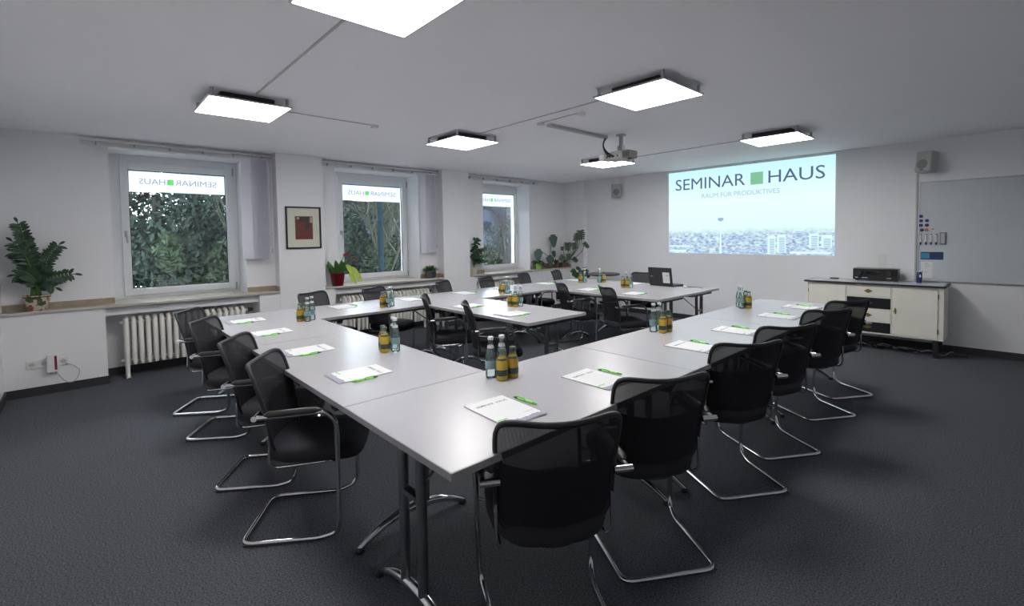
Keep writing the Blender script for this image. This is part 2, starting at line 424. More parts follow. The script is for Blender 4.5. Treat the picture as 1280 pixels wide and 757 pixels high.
# windows
HINGE = [('L', .385), ('L', 2.905), ('R', 6.56)]
for i in range(3):
    fa, fb = FRM[i]; ga, gb = GLS[i]
    t = bpy.data.objects.new('window_%d' % (i + 1), None); COL.objects.link(t); t['kind'] = 'structure'
    z0, z1 = SZ, 2.50
    def ring(x0, x1, a, b, c, d, A, B, C_, D_):
        m = MB(); m.box((x0, a, c), (x1, A, d)); m.box((x0, B, c), (x1, b, d)); m.box((x0, A, c), (x1, B, C_)); m.box((x0, A, D_), (x1, B, d)); return m
    sa, sb = ga - .075, gb + .075
    link('window_frame', ring(-7.08, -7.0, fa, fb, z0, z1, sa + .01, sb - .01, .862, 2.38), 'winframe', t, .003)
    link('sash', ring(-7.06, -6.975, sa, sb, .85, 2.392, ga, gb, ZG0, ZG1), 'winframe', t, .004)
    link('glass_pane', MB().box((-7.03, ga, ZG0), (-7.026, gb, ZG1)), 'pane', t)
    link('seal', ring(-7.024, -7.018, ga, gb, ZG0, ZG1, ga + .008, gb - .008, ZG0 + .008, ZG1 - .008), 'black', t)
    hy = (sa + .035) if i < 2 else (sb - .035)
    m = MB().box((-6.975, hy - .014, 1.53), (-6.965, hy + .014, 1.60)); m.tube(fillet([(-6.965, hy, 1.58), (-6.925, hy, 1.58), (-6.92, hy + .01, 1.46)], .015), .009)
    link('handle', m, 'alu', t)
    hy = sb + .004 if i < 2 else sa - .004
    m = MB(); m.cyl((-6.97, hy, 2.30), (-6.97, hy, 2.40), .010); m.cyl((-6.97, hy, .84), (-6.97, hy, .93), .010)
    link('hinge', m, 'alu', t)
    zb = 2.06
    f = link('privacy_film', MB().box((-7.0255, ga + .003, zb), (-7.0245, gb - .003, ZG1 - .012)), 'film', t)
    # sign letters face the street, so they read mirrored from inside
    W_ = gb - ga; y_r = gb - .10 * W_; y_l = ga + .105 * W_
    wd = y_r - y_l
    def mir(mb): mb.v = [(-7.0235, y_r - v[0], v[1]) for v in mb.v]; return mb
    zt0, zt1 = 2.148, 2.216
    link('lettering', mir(text_mesh('SEMINAR', 0, wd * .555, zt0, zt1)), 'filmink', f)
    link('lettering', mir(text_mesh('HAUS', wd * .68, wd, zt0, zt1)), 'filmink', f)
    link('green_square', MB().box((-7.024, y_r - wd * .655, zt0), (-7.0232, y_r - wd * .575, zt1)), 'greensq', f)

# curtain rails over the windows
for i, (a, b, lb) in enumerate([(.035, 1.855, 'white double curtain rail above the leftmost window'), (2.45, 4.37, 'white double curtain rail above the middle window'), (4.92, 6.75, 'white double curtain rail above the window nearest the corner')]):
    t = thing('curtain_rail', lb, 'curtain rail', (XN, a, 2.50), group='curtain rails over windows', world=True)
    m = MB().box((XN, a, 2.525), (XN + .09, b, 2.54)); m.box((XN, a, 2.497), (XN + .012, b, 2.525)); link('rail', m, 'white', t, .002)
    link('lower_rail', MB().box((XN + .015, a + .22, 2.478), (XN + .045, b, 2.492)), 'white', t, .002)
    k = 6
    for j in range(k):
        y = a + .12 + (b - a - .24) * j / (k - 1)
        link('bracket', MB().box((XN + .012, y - .006, 2.49), (XN + .05, y + .006, 2.526)), 'alu', t)
# bunched vertical blinds
for (a, b, lb) in [(1.47, 1.77, 'white vertical blind bunched beside the leftmost window'), (3.99, 4.25, 'white vertical blind bunched beside the middle window')]:
    t = thing('vertical_blind', lb, 'blind', (XS - .06, a, 1.2), group='bunched vertical blinds', world=True)
    link('headrail', MB().box((XN + .052, a - .05, 2.475), (XN + .10, b + .02, 2.497)), 'white', t, .002)
    n = 10
    for j in range(n):
        y = a + .13 + (b - a - .15) * (j - 1) / (n - 1); an = radians(66); c, s_ = cos(an) * .060, sin(an) * .060
        if j == 0: y = a + .062; c, s_ = .060, -.012
        xc = XN + .105
        mm = MB(); p = []
        for q in range(5):
            u = q / 4 * 2 - 1; bow = .006 * (1 - u * u)
            p.append((xc + (s_ * u), y + c * u + bow))
        vs = [(x, yy, 1.235) for x, yy in p] + [(x, yy, 2.475) for x, yy in p] + [(x, yy + .0012, 1.235) for x, yy in p] + [(x, yy + .0012, 2.475) for x, yy in p]
        fs = [(q, q + 1, q + 6, q + 5) for q in range(4)] + [(10 + q, 15 + q, 16 + q, 11 + q) for q in range(4)]
        mm.add(vs, fs, True); link('slat', mm, 'blind', t)
    mm = MB()
    mm.tube([(XN + .10, a + .03 + (b - a) * q / 12, 1.22 - .012 * (q % 2)) for q in range(13)], .003, 6)
    link('bottom_chain', mm, 'white', t)
    mm = MB().tube([(XN + .13, b + .03, 2.47), (XN + .13, b + .03, 1.36)], .0035, 6); mm.cyl((XN + .13, b + .03, 1.30), (XN + .13, b + .03, 1.36), .009)
    link('pull_cord', mm, 'whiteg', t)

# radiators
def radiator(y0, y1, label):
    t = thing('radiator', label, 'radiator', (-6.62, y0, 0), group='cast iron radiators under windows', world=True)
    n = int(round((y1 - y0) / .0625)); x0, x1 = -6.68, -6.53
    for i in range(n):
        y = y0 + .03 + i * .0625; m = MB()
        for xc in (x0 + .02, (x0 + x1) / 2, x1 - .0):
            m.tube([(xc, y, .14), (xc, y, .17), (xc, y, .60), (xc, y, .635)], [.012, .0215, .0215, .010], 10)
        m.tube([(x0, y, .60), (x0 + .03, y, .625), ((x0 + x1) / 2, y, .64), (x1 - .02, y, .625), (x1 + .01, y, .60)], [.014, .022, .024, .022, .014], 8)
        m.tube([(x0, y, .175), ((x0 + x1) / 2, y, .155), (x1 + .01, y, .175)], [.015, .024, .015], 8)
        link('section', m, 'radiator', t)
    m = MB(); m.cyl((x0 + .07, y0 - .02, .60), (x0 + .07, y1 + .03, .60), .016); m.cyl((x0 + .07, y0 - .02, .18), (x0 + .07, y1 + .03, .18), .016)
    link('connecting_pipe', m, 'radiator', t)
    for y in (y0 + .03, y0 + .03 + (n - 1) * .0625):
        m = MB()
        for xc in (x1 - .0, x0 + .02): m.tube([(xc, y, .17), (xc, y, .08), (xc + .012, y, .02), (xc + .022, y, 0)], [.021, .017, .02, .028], 8)
        link('foot', m, 'radiator', t)
    m = MB(); m.cyl((x0 + .07, y1 + .02, .60), (x0 + .07, y1 + .075, .60), .022); link('valve', m, 'black', t)
radiator(.30, 1.50, 'cream ribbed cast iron radiator under the leftmost window')
radiator(2.72, 4.15, 'cream ribbed cast iron radiator under the middle window')
radiator(5.15, 6.02, 'cream ribbed cast iron radiator in niche under third window')

# ------------------------------------------------------------------ ceiling
def clight(x0, y0, label):
    t = thing('ceiling_light', label, 'ceiling light', (x0 + .295, y0 + .285, ZC), group='square ceiling panel lights', world=True)
    x1, y1 = x0 + .59, y0 + .57; z0 = 2.503
    m = MB(); e = .010
    m.box((x0, y0, z0), (x1, y0 + e, z0 + .014)); m.box((x0, y1 - e, z0), (x1, y1, z0 + .014)); m.box((x0, y0 + e, z0), (x0 + e, y1 - e, z0 + .014)); m.box((x1 - e, y0 + e, z0), (x1, y1 - e, z0 + .014))
    m.box((x0, y0, z0 + .010), (x1, y1, z0 + .014))
    link('panel_frame', m, 'white', t)
    link('diffuser', MB().box((x0 + e, y0 + e, z0 + .001), (x1 - e, y1 - e, z0 + .0095)), 'light', t)
    m = MB().box((x0 + .10, y0 + .10, z0 + .014), (x1 - .10, y1 - .10, ZC)); link('housing', m, 'dark', t)
    for cx_ in (x0 + .03, x1 - .03):
        for cy_ in (y0 + .03, y1 - .03): link('spacer', MB().cyl((cx_, cy_, z0 + .014), (cx_, cy_, ZC), .012), 'alu', t)
clight(-2.20, .71, 'square ceiling panel light cut by the top edge of picture')
clight(-4.53, .705, 'square ceiling panel light nearest the leftmost window')
clight(-4.535, 2.87, 'square ceiling panel light between middle window and projector')
clight(-2.235, 2.90, 'large square ceiling panel light right of picture centre')
clight(-2.20, 5.49, 'square ceiling panel light above the projected picture')
clight(-4.44, 5.42, 'square ceiling panel light directly behind the projector')
def conduit(pts, label, end=None):
    t = thing('cable_conduit', label, 'conduit', (pts[0][0], pts[0][1], ZC), group='white cable ducts on ceiling', world=True)
    m = MB()
    for a, b in zip(pts[:-1], pts[1:]):
        if abs(a[0] - b[0]) > abs(a[1] - b[1]): m.box((a[0], a[1] - .006, ZC - .008), (b[0], a[1] + .006, ZC))
        else: m.box((a[0] - .006, a[1], ZC - .008), (a[0] + .006, b[1], ZC))
    link('duct', m, 'whiteg', t)
    for e in (end or []): link('end_box', MB().box((e[0] - .025, e[1] - .03, ZC - .03), (e[0] + .025, e[1] + .03, ZC)), 'white', t, .003)
conduit([(-2.20, 1.02), (-3.94, 1.02)], 'thin ceiling cable duct between the two nearest panel lights')
conduit([(-4.32, 1.275), (-4.32, 2.14)], 'short ceiling cable duct with end cap beside left panel light', [(-4.32, 2.16)])
conduit([(-3.945, 3.175), (-2.235, 3.175)], 'ceiling cable duct joining the two middle panel lights')
conduit([(-3.85, 5.85), (-2.20, 5.85)], 'ceiling cable duct joining the two farthest panel lights', [(-2.28, 5.85)])
conduit([(-3.21, 3.35), (-2.74, 3.35)], 'thin ceiling cable duct running into white junction box', [(-2.72, 3.36), (-3.22, 3.35)])
t = thing('cable_channel', 'wide white cable channel on ceiling leading to the projector', 'conduit', (-3.2, 3.45, ZC), world=True)
link('channel', MB().box((-3.225, 3.44, ZC - .03), (-3.175, 4.38, ZC)), 'whiteg', t, .003)
# projector
t = thing('projector', 'white projector hanging from the ceiling on short bracket', 'projector', (-3.0, 4.42, 2.26), world=True)
link('shell', MB().box((-3.17, 4.30, 2.290), (-2.93, 4.50, 2.370)), 'projgrey', t, .012)
link('side_module', MB().box((-3.235, 4.29, 2.295), (-3.17, 4.46, 2.362)), 'white', t, .01)
g_ = link('lamp_grille', MB().box((-2.93, 4.29, 2.286), (-2.835, 4.44, 2.368)), 'projgrille', t, .012)
m = MB()
for k in range(5): m.box((-2.922 + k * .017, 4.287, 2.298), (-2.914 + k * .017, 4.292, 2.356))
link('vent_slots', m, 'dark', g_)
link('lens', MB().cyl((-3.02, 4.50, 2.328), (-3.02, 4.54, 2.328), .035, 16), 'black', t)
m = MB()
for k, c in enumerate([(-3.14, .02), (-3.10, .012), (-3.06, .018), (-3.00, .012)]): m.box((c[0], 4.297, 2.31), (c[0] + c[1], 4.302, 2.335))
link('ports', m, 'black', t)
m = MB().cyl((-3.05, 4.45, 2.41), (-3.05, 4.45, 2.56), .022); m.lathe([(.055, 0), (.055, .012)], (-3.05, 4.45, 2.562)); m.box((-3.15, 4.40, 2.388), (-2.95, 4.50, 2.398)); m.cyl((-3.08, 4.45, 2.43), (-3.02, 4.45, 2.43), .03)
m.cyl((-3.13, 4.45, 2.37), (-3.13, 4.45, 2.39), .008); m.cyl((-2.97, 4.45, 2.37), (-2.97, 4.45, 2.39), .008)
link('ceiling_mount', m, 'alu', t)
for k in range(3):
    mm = MB().tube(arc3((-3.20 + .01 * k, 4.36, 2.548), (-3.15 + .012 * k, 4.26 - .01 * k, 2.42), (-3.10 + .03 * k, 4.30, 2.32), 12), .006, 6)
    link('cable', mm, 'cable', t)
link('adjusting_foot', MB().cyl((-2.87, 4.34, 2.274), (-2.87, 4.34, 2.286), .02), 'black', t)

# ------------------------------------------------------------------ projection on front wall
t = thing('projected_image', 'bright projected slide SEMINAR HAUS with city skyline on the wall', 'projected image', (-3.03, YF - .006, 1.86), world=True)
link('picture_area', MB().box((-4.275, YF - .004, 1.138), (-1.79, YF - .0005, 2.533)), 'proj', t)
yt = YF - .0045
link('lettering', on_front_wall(text_mesh('SEMINAR', -4.144, -2.982, 2.218, 2.405), yt), 'ptext', t)
link('lettering', on_front_wall(text_mesh('HAUS', -2.645, -1.911, 2.218, 2.405), yt), 'ptext', t)
link('subtitle', on_front_wall(text_mesh('RAUM FÜR PRODUKTIVES', -3.676, -2.49, 2.06, 2.148), yt), 'ptext2', t)
link('green_square', MB().box((-2.902, YF - .006, 2.214), (-2.721, YF - .0045, 2.400)), 'pgreen', t)
m = MB().add([(-3.380, yt, 1.142), (-3.344, yt, 1.142), (-3.351, yt, 1.69), (-3.370, yt, 1.69), (-3.362, yt, 1.69), (-3.358, yt, 1.69), (-3.358, yt, 1.75), (-3.362, yt, 1.75)], [(0, 1, 2, 3), (4, 5, 6, 7)])
tw = link('tv_tower', m, 'pwhite', t)
m = MB().add([(-3.372, yt - .001, 1.665), (-3.348, yt - .001, 1.665), (-3.312, yt - .001, 1.69), (-3.318, yt - .001, 1.722), (-3.402, yt - .001, 1.722), (-3.408, yt - .001, 1.69)], [(0, 1, 2, 3, 4, 5)])
link('tower_pod', m, 'pblue', tw)
for (a, b, z0, z1) in [(-2.65, -2.54, 1.15, 1.42), (-2.52, -2.40, 1.17, 1.44), (-2.10, -1.98, 1.24, 1.45), (-1.95, -1.82, 1.25, 1.43)]:
    bl = link('skyline_tower_block', MB().box((a, yt - .0004, z0), (b, yt, z1)), 'pwhite', t); mm = MB()
    for q in range(int((z1 - z0 - .03) / .025)): mm.box((a + .03, yt - .0009, z0 + .01 + q * .025), (b - .015, yt - .0005, z0 + q * .025 + .022))
    link('window_rows', mm, 'pblue', bl)
for (a, b, z0, z1) in [(-4.26, -3.95, 1.16, 1.20), (-4.26, -3.88, 1.25, 1.275), (-2.35, -1.83, 1.16, 1.19), (-2.15, -1.9, 1.20, 1.21)]: link('river_band', MB().box((a, yt - .0004, z0), (b, yt, z1)), 'pwhite', t)

# wall speakers
def speaker(x, z, rz, label, cable):
    t = thing('wall_speaker', label, 'speaker', (x, YF, z), group='wall loudspeakers')
    R = Matrix.Translation((0, -.13, 0)) @ Matrix.Rotation(rz, 4, 'Z') @ Matrix.Rotation(radians(-8), 4, 'X')
    m = MB().box((-.09, -.07, -.125), (.09, .07, .125)).xf(R); o = link('cabinet', m, 'projgrey', t, .02, 3)
    m = MB().tube([(0, -.071, -.035), (0, -.074, -.035)], .058, 24).xf(R); link('woofer', m, 'projgrille', t)
    m = MB().tube([(0, -.071, .065), (0, -.073, .065)], .03, 18).xf(R); link('tweeter', m, 'projgrey', t)
    m = MB().box((-.02, -.0725, -.108), (.02, -.071, -.098)).xf(R); link('badge', m, 'black', t)
    m = MB().box((-.03, -.08, -.02), (.03, 0, .02)); m.box((-.035, -.012, -.06), (.035, 0, .06)); link('bracket', m, 'alu', t)
    return t
speaker(-5.29, 2.305, radians(35), 'grey loudspeaker on wall left of the projected picture', None)
speaker(-.83, 2.29, radians(-28), 'grey loudspeaker on wall above the whiteboard corner', None)
t = thing('speaker_cable_duct', 'thin white cable duct down wall beside the whiteboard edge', 'conduit', (-.935, YF, .85), world=True)
link('duct', MB().box((-.942, YF - .012, .84), (-.925, YF, 2.17)), 'whiteg', t)

# whiteboard
t = thing('whiteboard', 'large framed whiteboard on wall above and right of sideboard', 'whiteboard', (.29, YF, .845), world=True)
link('board_surface', MB().box((-.90, YF - .018, .855), (1.38, YF - .002, 2.052)), 'board', t)
m = MB(); m.box((-.912, YF - .024, .845), (1.392, YF - .001, .858)); m.box((-.912, YF - .024, 2.049), (1.392, YF - .001, 2.064)); m.box((-.912, YF - .024, .858), (-.897, YF - .001, 2.049)); m.box((1.378, YF - .024, .858), (1.392, YF - .001, 2.049))
link('board_frame', m, 'alu', t, .002)
link('corner_cap', MB().box((-.914, YF - .027, 2.03), (-.885, YF - .001, 2.066)), 'whiteg', t, .003)
link('top_clip', MB().box((-.89, YF - .022, 2.0), (-.80, YF - .017, 2.048)), 'silver', t)
yb = YF - .018
for (x, z, mt, nm) in [(-.885, 1.644, 'magnet', 'blue round magnet on whiteboard, topmost one'), (-.885, 1.588, 'magnet', 'blue round magnet on whiteboard, middle left one'), (-.831, 1.589, 'magnet', 'blue round magnet on whiteboard, middle right one'),
                       (-.885, 1.533, 'magnet', 'blue round magnet on whiteboard, lower left one'), (-.831, 1.534, 'magnet', 'blue round magnet on whiteboard, lower right one'),
                       (-.875, 1.475, 'magnet', 'dark round magnet left of the orange magnet'), (-.832, 1.475, 'magneto', 'orange round magnet on the whiteboard')]:
    tag(link('magnet', MB().tube([(x, yb, z), (x, yb - .008, z), (x, yb - .010, z)], [.019, .019, .015], 16), mt), nm, 'magnet', 'round magnets on the whiteboard')
tag(link('marker_cap', MB().tube([(-.785, yb - .006, 1.484), (-.765, yb - .006, 1.49)], .006, 8), 'magneto'), 'tiny orange cap right of the orange magnet', 'cap')
for k in range(4):
    x = -.885 + k * .048
    t = thing('board_marker', 'upright whiteboard marker, ' + ['leftmost', 'second from left', 'third from left', 'rightmost'][k] + ' of four in the holder', 'marker', (x, yb, 1.30), group='whiteboard markers', world=True)
    link('barrel', MB().tube([(x, yb - .012, 1.325), (x, yb - .012, 1.415)], .008, 10), 'white', t); link('cap', MB().tube([(x, yb - .012, 1.295), (x, yb - .012, 1.326)], .009, 10), 'dark', t)
    link('clip', MB().box((x - .016, yb - .006, 1.31), (x + .016, yb - .0005, 1.335)), 'silver', t); link('plug', MB().tube([(x, yb - .012, 1.415), (x, yb - .012, 1.425)], .006, 8), 'dark', t)
t = thing('board_eraser', 'grey board eraser right of the markers', 'eraser', (-.68, yb, 1.37), world=True)
link('felt', MB().box((-.71, yb - .012, 1.295), (-.65, yb, 1.445)), 'backing', t, .002); link('grip', MB().box((-.70, yb - .026, 1.31), (-.66, yb - .012, 1.43)), 'alu', t, .004)
t = thing('flyer', 'dark blue flyer stuck on the whiteboard below markers', 'flyer', (-.78, yb, 1.16), world=True)
link('sheet', MB().box((-.883, yb - .002, 1.112), (-.674, yb, 1.206)), 'flyer', t); link('photo_print', MB().box((-.878, yb - .003, 1.125), (-.80, yb - .002, 1.195)), 'flyerb', t)
t = thing('paper_note', 'white paper note with small print on whiteboard above blue can', 'note', (-.83, yb, .98), world=True)
link('sheet', MB().box((-.88, yb - .0015, .885), (-.77, yb, 1.085)), 'paper', t)
m = MB(); m.add([(-.85, yb - .002, 1.055), (-.80, yb - .002, 1.055), (-.812, yb - .002, 1.07), (-.838, yb - .002, 1.07)], [(0, 1, 2, 3)])
for z, b_ in [(1.035, -.79), (1.02, -.80), (.965, -.80), (.95, -.81)]: m.box((-.845, yb - .002, z), (b_, yb - .0015, z + .006))
link('print', m, 'silver', t); link('green_mark', MB().box((-.872, yb - .002, .955), (-.858, yb - .0015, .972)), 'greenink', t)

# wall switch
t = thing('light_switch', 'white wall switch plate above the audio amplifier', 'switch', (-1.265, YF, 1.10), world=True)
link('plate', MB().box((-1.31, YF - .010, 1.03), (-1.222, YF, 1.175)), 'white', t, .003)
for z in (1.04, 1.107): link('rocker', MB().box((-1.298, YF - .016, z), (-1.234, YF - .010, z + .06)), 'white', t, .002)

# ------------------------------------------------------------------ sideboard
t = thing('sideboard', 'old cream sideboard with black drawers against the front wall', 'sideboard', (-1.3, 7.4, 0), world=True)
x0, x1, y0, y1 = -1.975, -.617, 7.175, 7.62
m = MB(); m.box((x0, y0 + .02, .205), (x1, y1, .812)); m.box((x0, y0, .205), (x1, y0 + .02, .222)); m.box((x0, y0, .795), (x1, y0 + .02, .812)); m.box((x0, y0, .222), (x0 + .012, y0 + .02, .795)); m.box((x1 - .045, y0, .222), (x1, y0 + .02, .795))
for x in (-1.545, -1.092): m.box((x, y0, .222), (x + .010, y0 + .02, .795))
for z in (.351, .499, .651): m.box((-1.535, y0, z), (-1.092, y0 + .02, z + .020 if z > .36 else z + .022))
link('body', m, 'cab', t, .002)
link('worktop', MB().box((-2.01, 7.145, .812), (-.60, 7.63, .834)), 'black', t, .004)
link('top_inlay', MB().box((-1.985, 7.17, .834), (-.625, 7.61, .8365)), 'board', t)
def hdl(parent, x, z, y):
    m = MB().add([(x - .045, y, z), (x, y, z - .025), (x + .045, y, z), (x, y, z + .025), (x - .045, y - .003, z), (x, y - .003, z - .025), (x + .045, y - .003, z), (x, y - .003, z + .025)], [(0, 1, 2, 3), (7, 6, 5, 4), (0, 4, 5, 1), (1, 5, 6, 2), (2, 6, 7, 3), (3, 7, 4, 0)])
    m.tube(arc3((x - .03, y - .003, z), (x, y - .022, z - .012), (x + .03, y - .003, z), 8), .004, 6)
    link('drawer_pull', m, 'brass', parent)
yf = y0 - .004
d = link('door', MB().box((-1.958, yf, .226), (-1.549, y0 + .015, .792)), 'cab', t, .003)
for z in (.30, .70): link('hinge', MB().box((-1.966, yf - .004, z - .025), (-1.957, yf, z + .025)), 'brass', d)
d = link('door', MB().box((-1.078, yf, .226), (-.668, y0 + .015, .792)), 'cab', t, .003)
for z in (.308, .712): link('hinge', MB().box((-.670, yf - .006, z - .028), (-.658, yf, z + .028)), 'brass', d)
m = MB().box((-1.056, yf - .003, .475), (-1.040, yf, .545)); m.tube([(-1.048, yf, .51), (-1.048, yf - .025, .51)], [.008, .013], 10); m.box((-1.062, yf - .026, .505), (-1.034, yf - .02, .515)); link('key_handle', m, 'brass', d)
for (za, zb, mt) in [(.673, .792, 'cab'), (.521, .649, 'cabblack'), (.373, .497, 'cab'), (.226, .349, 'cabblack')]:
    d = link('drawer', MB().box((-1.532, yf, za), (-1.095, y0 + .015, zb)), mt, t, .003); hdl(d, -1.313, (za + zb) / 2, yf)
for x in (-1.93, -.683):
    for y in (7.20, 7.57): link('leg', MB().box((x - .024, y - .02, 0), (x + .024, y + .02, .205)), 'black', t, .003)
# things on it
t = thing('av_receiver', 'black audio video receiver standing on the sideboard', 'receiver', (-1.29, 7.45, .8365), world=True)
link('case', MB().box((-1.522, 7.44, .852), (-1.068, 7.60, .995)), 'boxdark', t, .004)
link('front_panel', MB().box((-1.525, 7.425, .85), (-1.065, 7.44, .992)), 'boxdark', t, .003)
for x in (-1.455, -1.15): link('dial', MB().tube([(x, 7.425, .935), (x, 7.40, .935)], [.032, .029], 20), 'black', t)
link('display', MB().box((-1.385, 7.423, .915), (-1.215, 7.425, .955)), 'display', t)
for a, b in ((-1.50, -1.47), (-1.43, -1.37), (-1.175, -1.13)): link('silver_marking', MB().box((a, 7.4235, .872), (b, 7.425, .880)), 'silver', t)
for x in (-1.49, -1.10):
    for y in (7.46, 7.57): link('rubber_foot', MB().lathe([(.016, 0), (.018, .0155)], (x, y, .8365)), 'black', t)
tag(link('remote_control', MB().box((-1.79, 7.46, .8365), (-1.69, 7.50, .855)), 'black', None, .004), 'small black remote box on left end of sideboard', 'remote')
t = thing('drinks_can', 'slim dark blue can on sideboard beside the whiteboard', 'can', (-.868, 7.47, .8365))
link('can_body', MB().lathe([(.022, 0), (.026, .006), (.026, .125), (.021, .134)]), 'can', t); link('lid', MB().lathe([(.021, .134), (.022, .137), (.019, .138)]), 'cap', t); link('logo_patch', MB().box((.002, -.0275, .07), (.016, -.024, .10)), 'white', t)
m = MB(); m.box((-1.60, 7.44, .8365), (-1.55, 7.48, .8425)); tag(link('card_stack', m, 'artcream'), 'small tan card beside receiver on sideboard', 'card')
rr = random.Random(3)
for k in range(5):
    pts = []; x = -1.75 + .1 * k
    for j in range(14): pts.append((x + j * .075 + rr.uniform(-.02, .02), 7.42 + rr.uniform(-.12, .10), .009 + (.0 if j % 3 else rr.uniform(0, .06 if j < 13 else 0))))
    P = [Vector(p) for p in pts]; sm_ = []
    for a, b, c in zip(P[:-2], P[1:-1], P[2:]):
        for u in (0, .25, .5, .75): sm_.append(((a + b) / 2) * (1 - u) ** 2 + b * 2 * u * (1 - u) + ((b + c) / 2) * u * u)
    tag(link('floor_cable', MB().tube(sm_, .0055, 6), 'cablew' if k % 2 else 'cable'), ['black', 'grey'][k % 2] + ' loose cable in the tangle under the sideboard', 'cable', ['black', 'grey'][k % 2] + ' cables under the sideboard')

# ------------------------------------------------------------------ wall items left
t = thing('framed_picture', 'black framed abstract red print on the pier between windows', 'picture', (XS, 2.17, 1.35), world=True)
a, b, c, d = 1.948, 2.395, 1.35, 1.90; xw = XS
m = MB(); m.box((xw, a, c), (xw + .025, a + .02, d)); m.box((xw, b - .02, c), (xw + .025, b, d)); m.box((xw, a + .02, c), (xw + .025, b - .02, c + .02)); m.box((xw, a + .02, d - .02), (xw + .025, b - .02, d)); link('frame', m, 'frameblack', t, .002)
link('mount', MB().box((xw, a + .02, c + .02), (xw + .010, b - .02, d - .02)), 'matte', t)
p_ = link('print', MB().box((xw + .010, 2.066, 1.472), (xw + .012, 2.288, 1.775)), 'artred', t)
m = MB(); m.box((xw + .012, 2.12, 1.70), (xw + .0125, 2.24, 1.768)); m.box((xw + .012, 2.19, 1.60), (xw + .0125, 2.24, 1.70)); link('dark_shapes', m, 'artdark', p_)
link('cream_shape', MB().box((xw + .012, 2.252, 1.69), (xw + .0125, 2.285, 1.765)), 'artcream', p_); link('cream_shape', MB().box((xw + .012, 2.085, 1.735), (xw + .0125, 2.118, 1.765)), 'artcream', p_)
xw = XS - .008
t = thing('wall_socket', 'white triple socket strip low on wall at far left', 'socket', (xw, -.28, .30), world=True)
link('plate', MB().box((xw, -.43, .262), (xw + .012, -.13, .342)), 'white', t, .003)
for y in (-.39, -.305, -.17): link('socket_well', MB().tube([(xw + .012, y, .302), (xw + .0125, y, .302)], .022, 18), 'whiteg', t)
m = MB()
for y in (-.39, -.305, -.17):
    for dy in (-.009, .009): m.cyl((xw + .0125, y + dy, .302), (xw + .0135, y + dy, .302), .003, 8)
link('contacts', m, 'black', t)
t = thing('socket_device', 'white plug-in device with red window on wall socket', 'device', (xw, -.245, .22), world=True)
link('housing', MB().box((xw + .012, -.287, .215), (xw + .06, -.205, .388)), 'white', t, .004); link('red_window', MB().box((xw + .06, -.232, .235), (xw + .0615, -.214, .372)), 'sockred', t)
tag(link('thin_cable', MB().tube([(xw + .05, -.22, .214)] + arc3((xw + .05, -.21, .19), (xw + .04, -.13, .085), (xw + .03, -.06, .15), 10) + [(xw + .02, -.055, .2), (xw + .015, -.10, .25), (xw + .02, -.16, .285)], .003, 6), 'cablew'), 'thin grey cable looping below the plug-in device', 'cable')

# ------------------------------------------------------------------ plants
def leaf(mb, base, d, L, W, up=(0, 0, 1), droop=.2, fold=.25, shape='oval', ns=6):
    base = Vector(base); d = Vector(d).normalized(); up = Vector(up)
    side = d.cross(up)
    if side.length < .05: side = d.orthogonal()
    side.normalize(); nrm = side.cross(d).normalized()
    vs = []; fs = []
    for i in range(ns + 1):
        t = i / ns
        if shape == 'oval': w = W * (sin(pi * min(1, t * .92 + .06)) ** .7) / 2
        elif shape == 'heart': w = W / 2 * (max(0, (1 - t)) ** .55) * (1.0 if t > .12 else .8)
        else: w = W / 2 * (1 - t) ** .6 * (min(1, t * 8 + .2))
        if i == ns: w = .0005
        c = base + d * (L * t) - Vector((0, 0, 1)) * (droop * L * t * t)
        vs += [c + side * w + nrm * (fold * w), c, c - side * w + nrm * (fold * w)]
    for i in range(ns):
        a = 3 * i; fs += [(a, a + 1, a + 4, a + 3), (a + 1, a + 2, a + 5, a + 4)]
    mb.add(vs, fs, True)

def pot(t, prof, mt, soil_r, soil_z, rim=None):
    inner = [(max(.004, r - .006), z) for r, z in reversed(prof)]
    p = link('pot', MB().lathe(prof + [(prof[-1][0] - .006, prof[-1][1])] + [(soil_r, soil_z)], n=24), mt, t)
    link('soil', MB().lathe([(soil_r, soil_z - .004), (soil_r, soil_z), (.001, soil_z + .004)], n=20, caps=False), 'soil', t)
    return p

def plant(name, label, loc): return thing(name, label, 'potted plant', loc)

# ZZ plant on the left sill
t = plant('zz_plant', 'dark green feathery plant in floral ceramic pot on left sill', (-6.515, -.335, SZ))
pot(t, [(.055, 0), (.068, .01), (.092, .09), (.098, .14), (.102, .15)], 'potfloral', .094, .135)
link('pot_rim', MB().tube([(.099 * cos(a * pi / 12), .099 * sin(a * pi / 12), .135) for a in range(24)], .004, 6, closed=True), 'potred', t)
rr = random.Random(11)
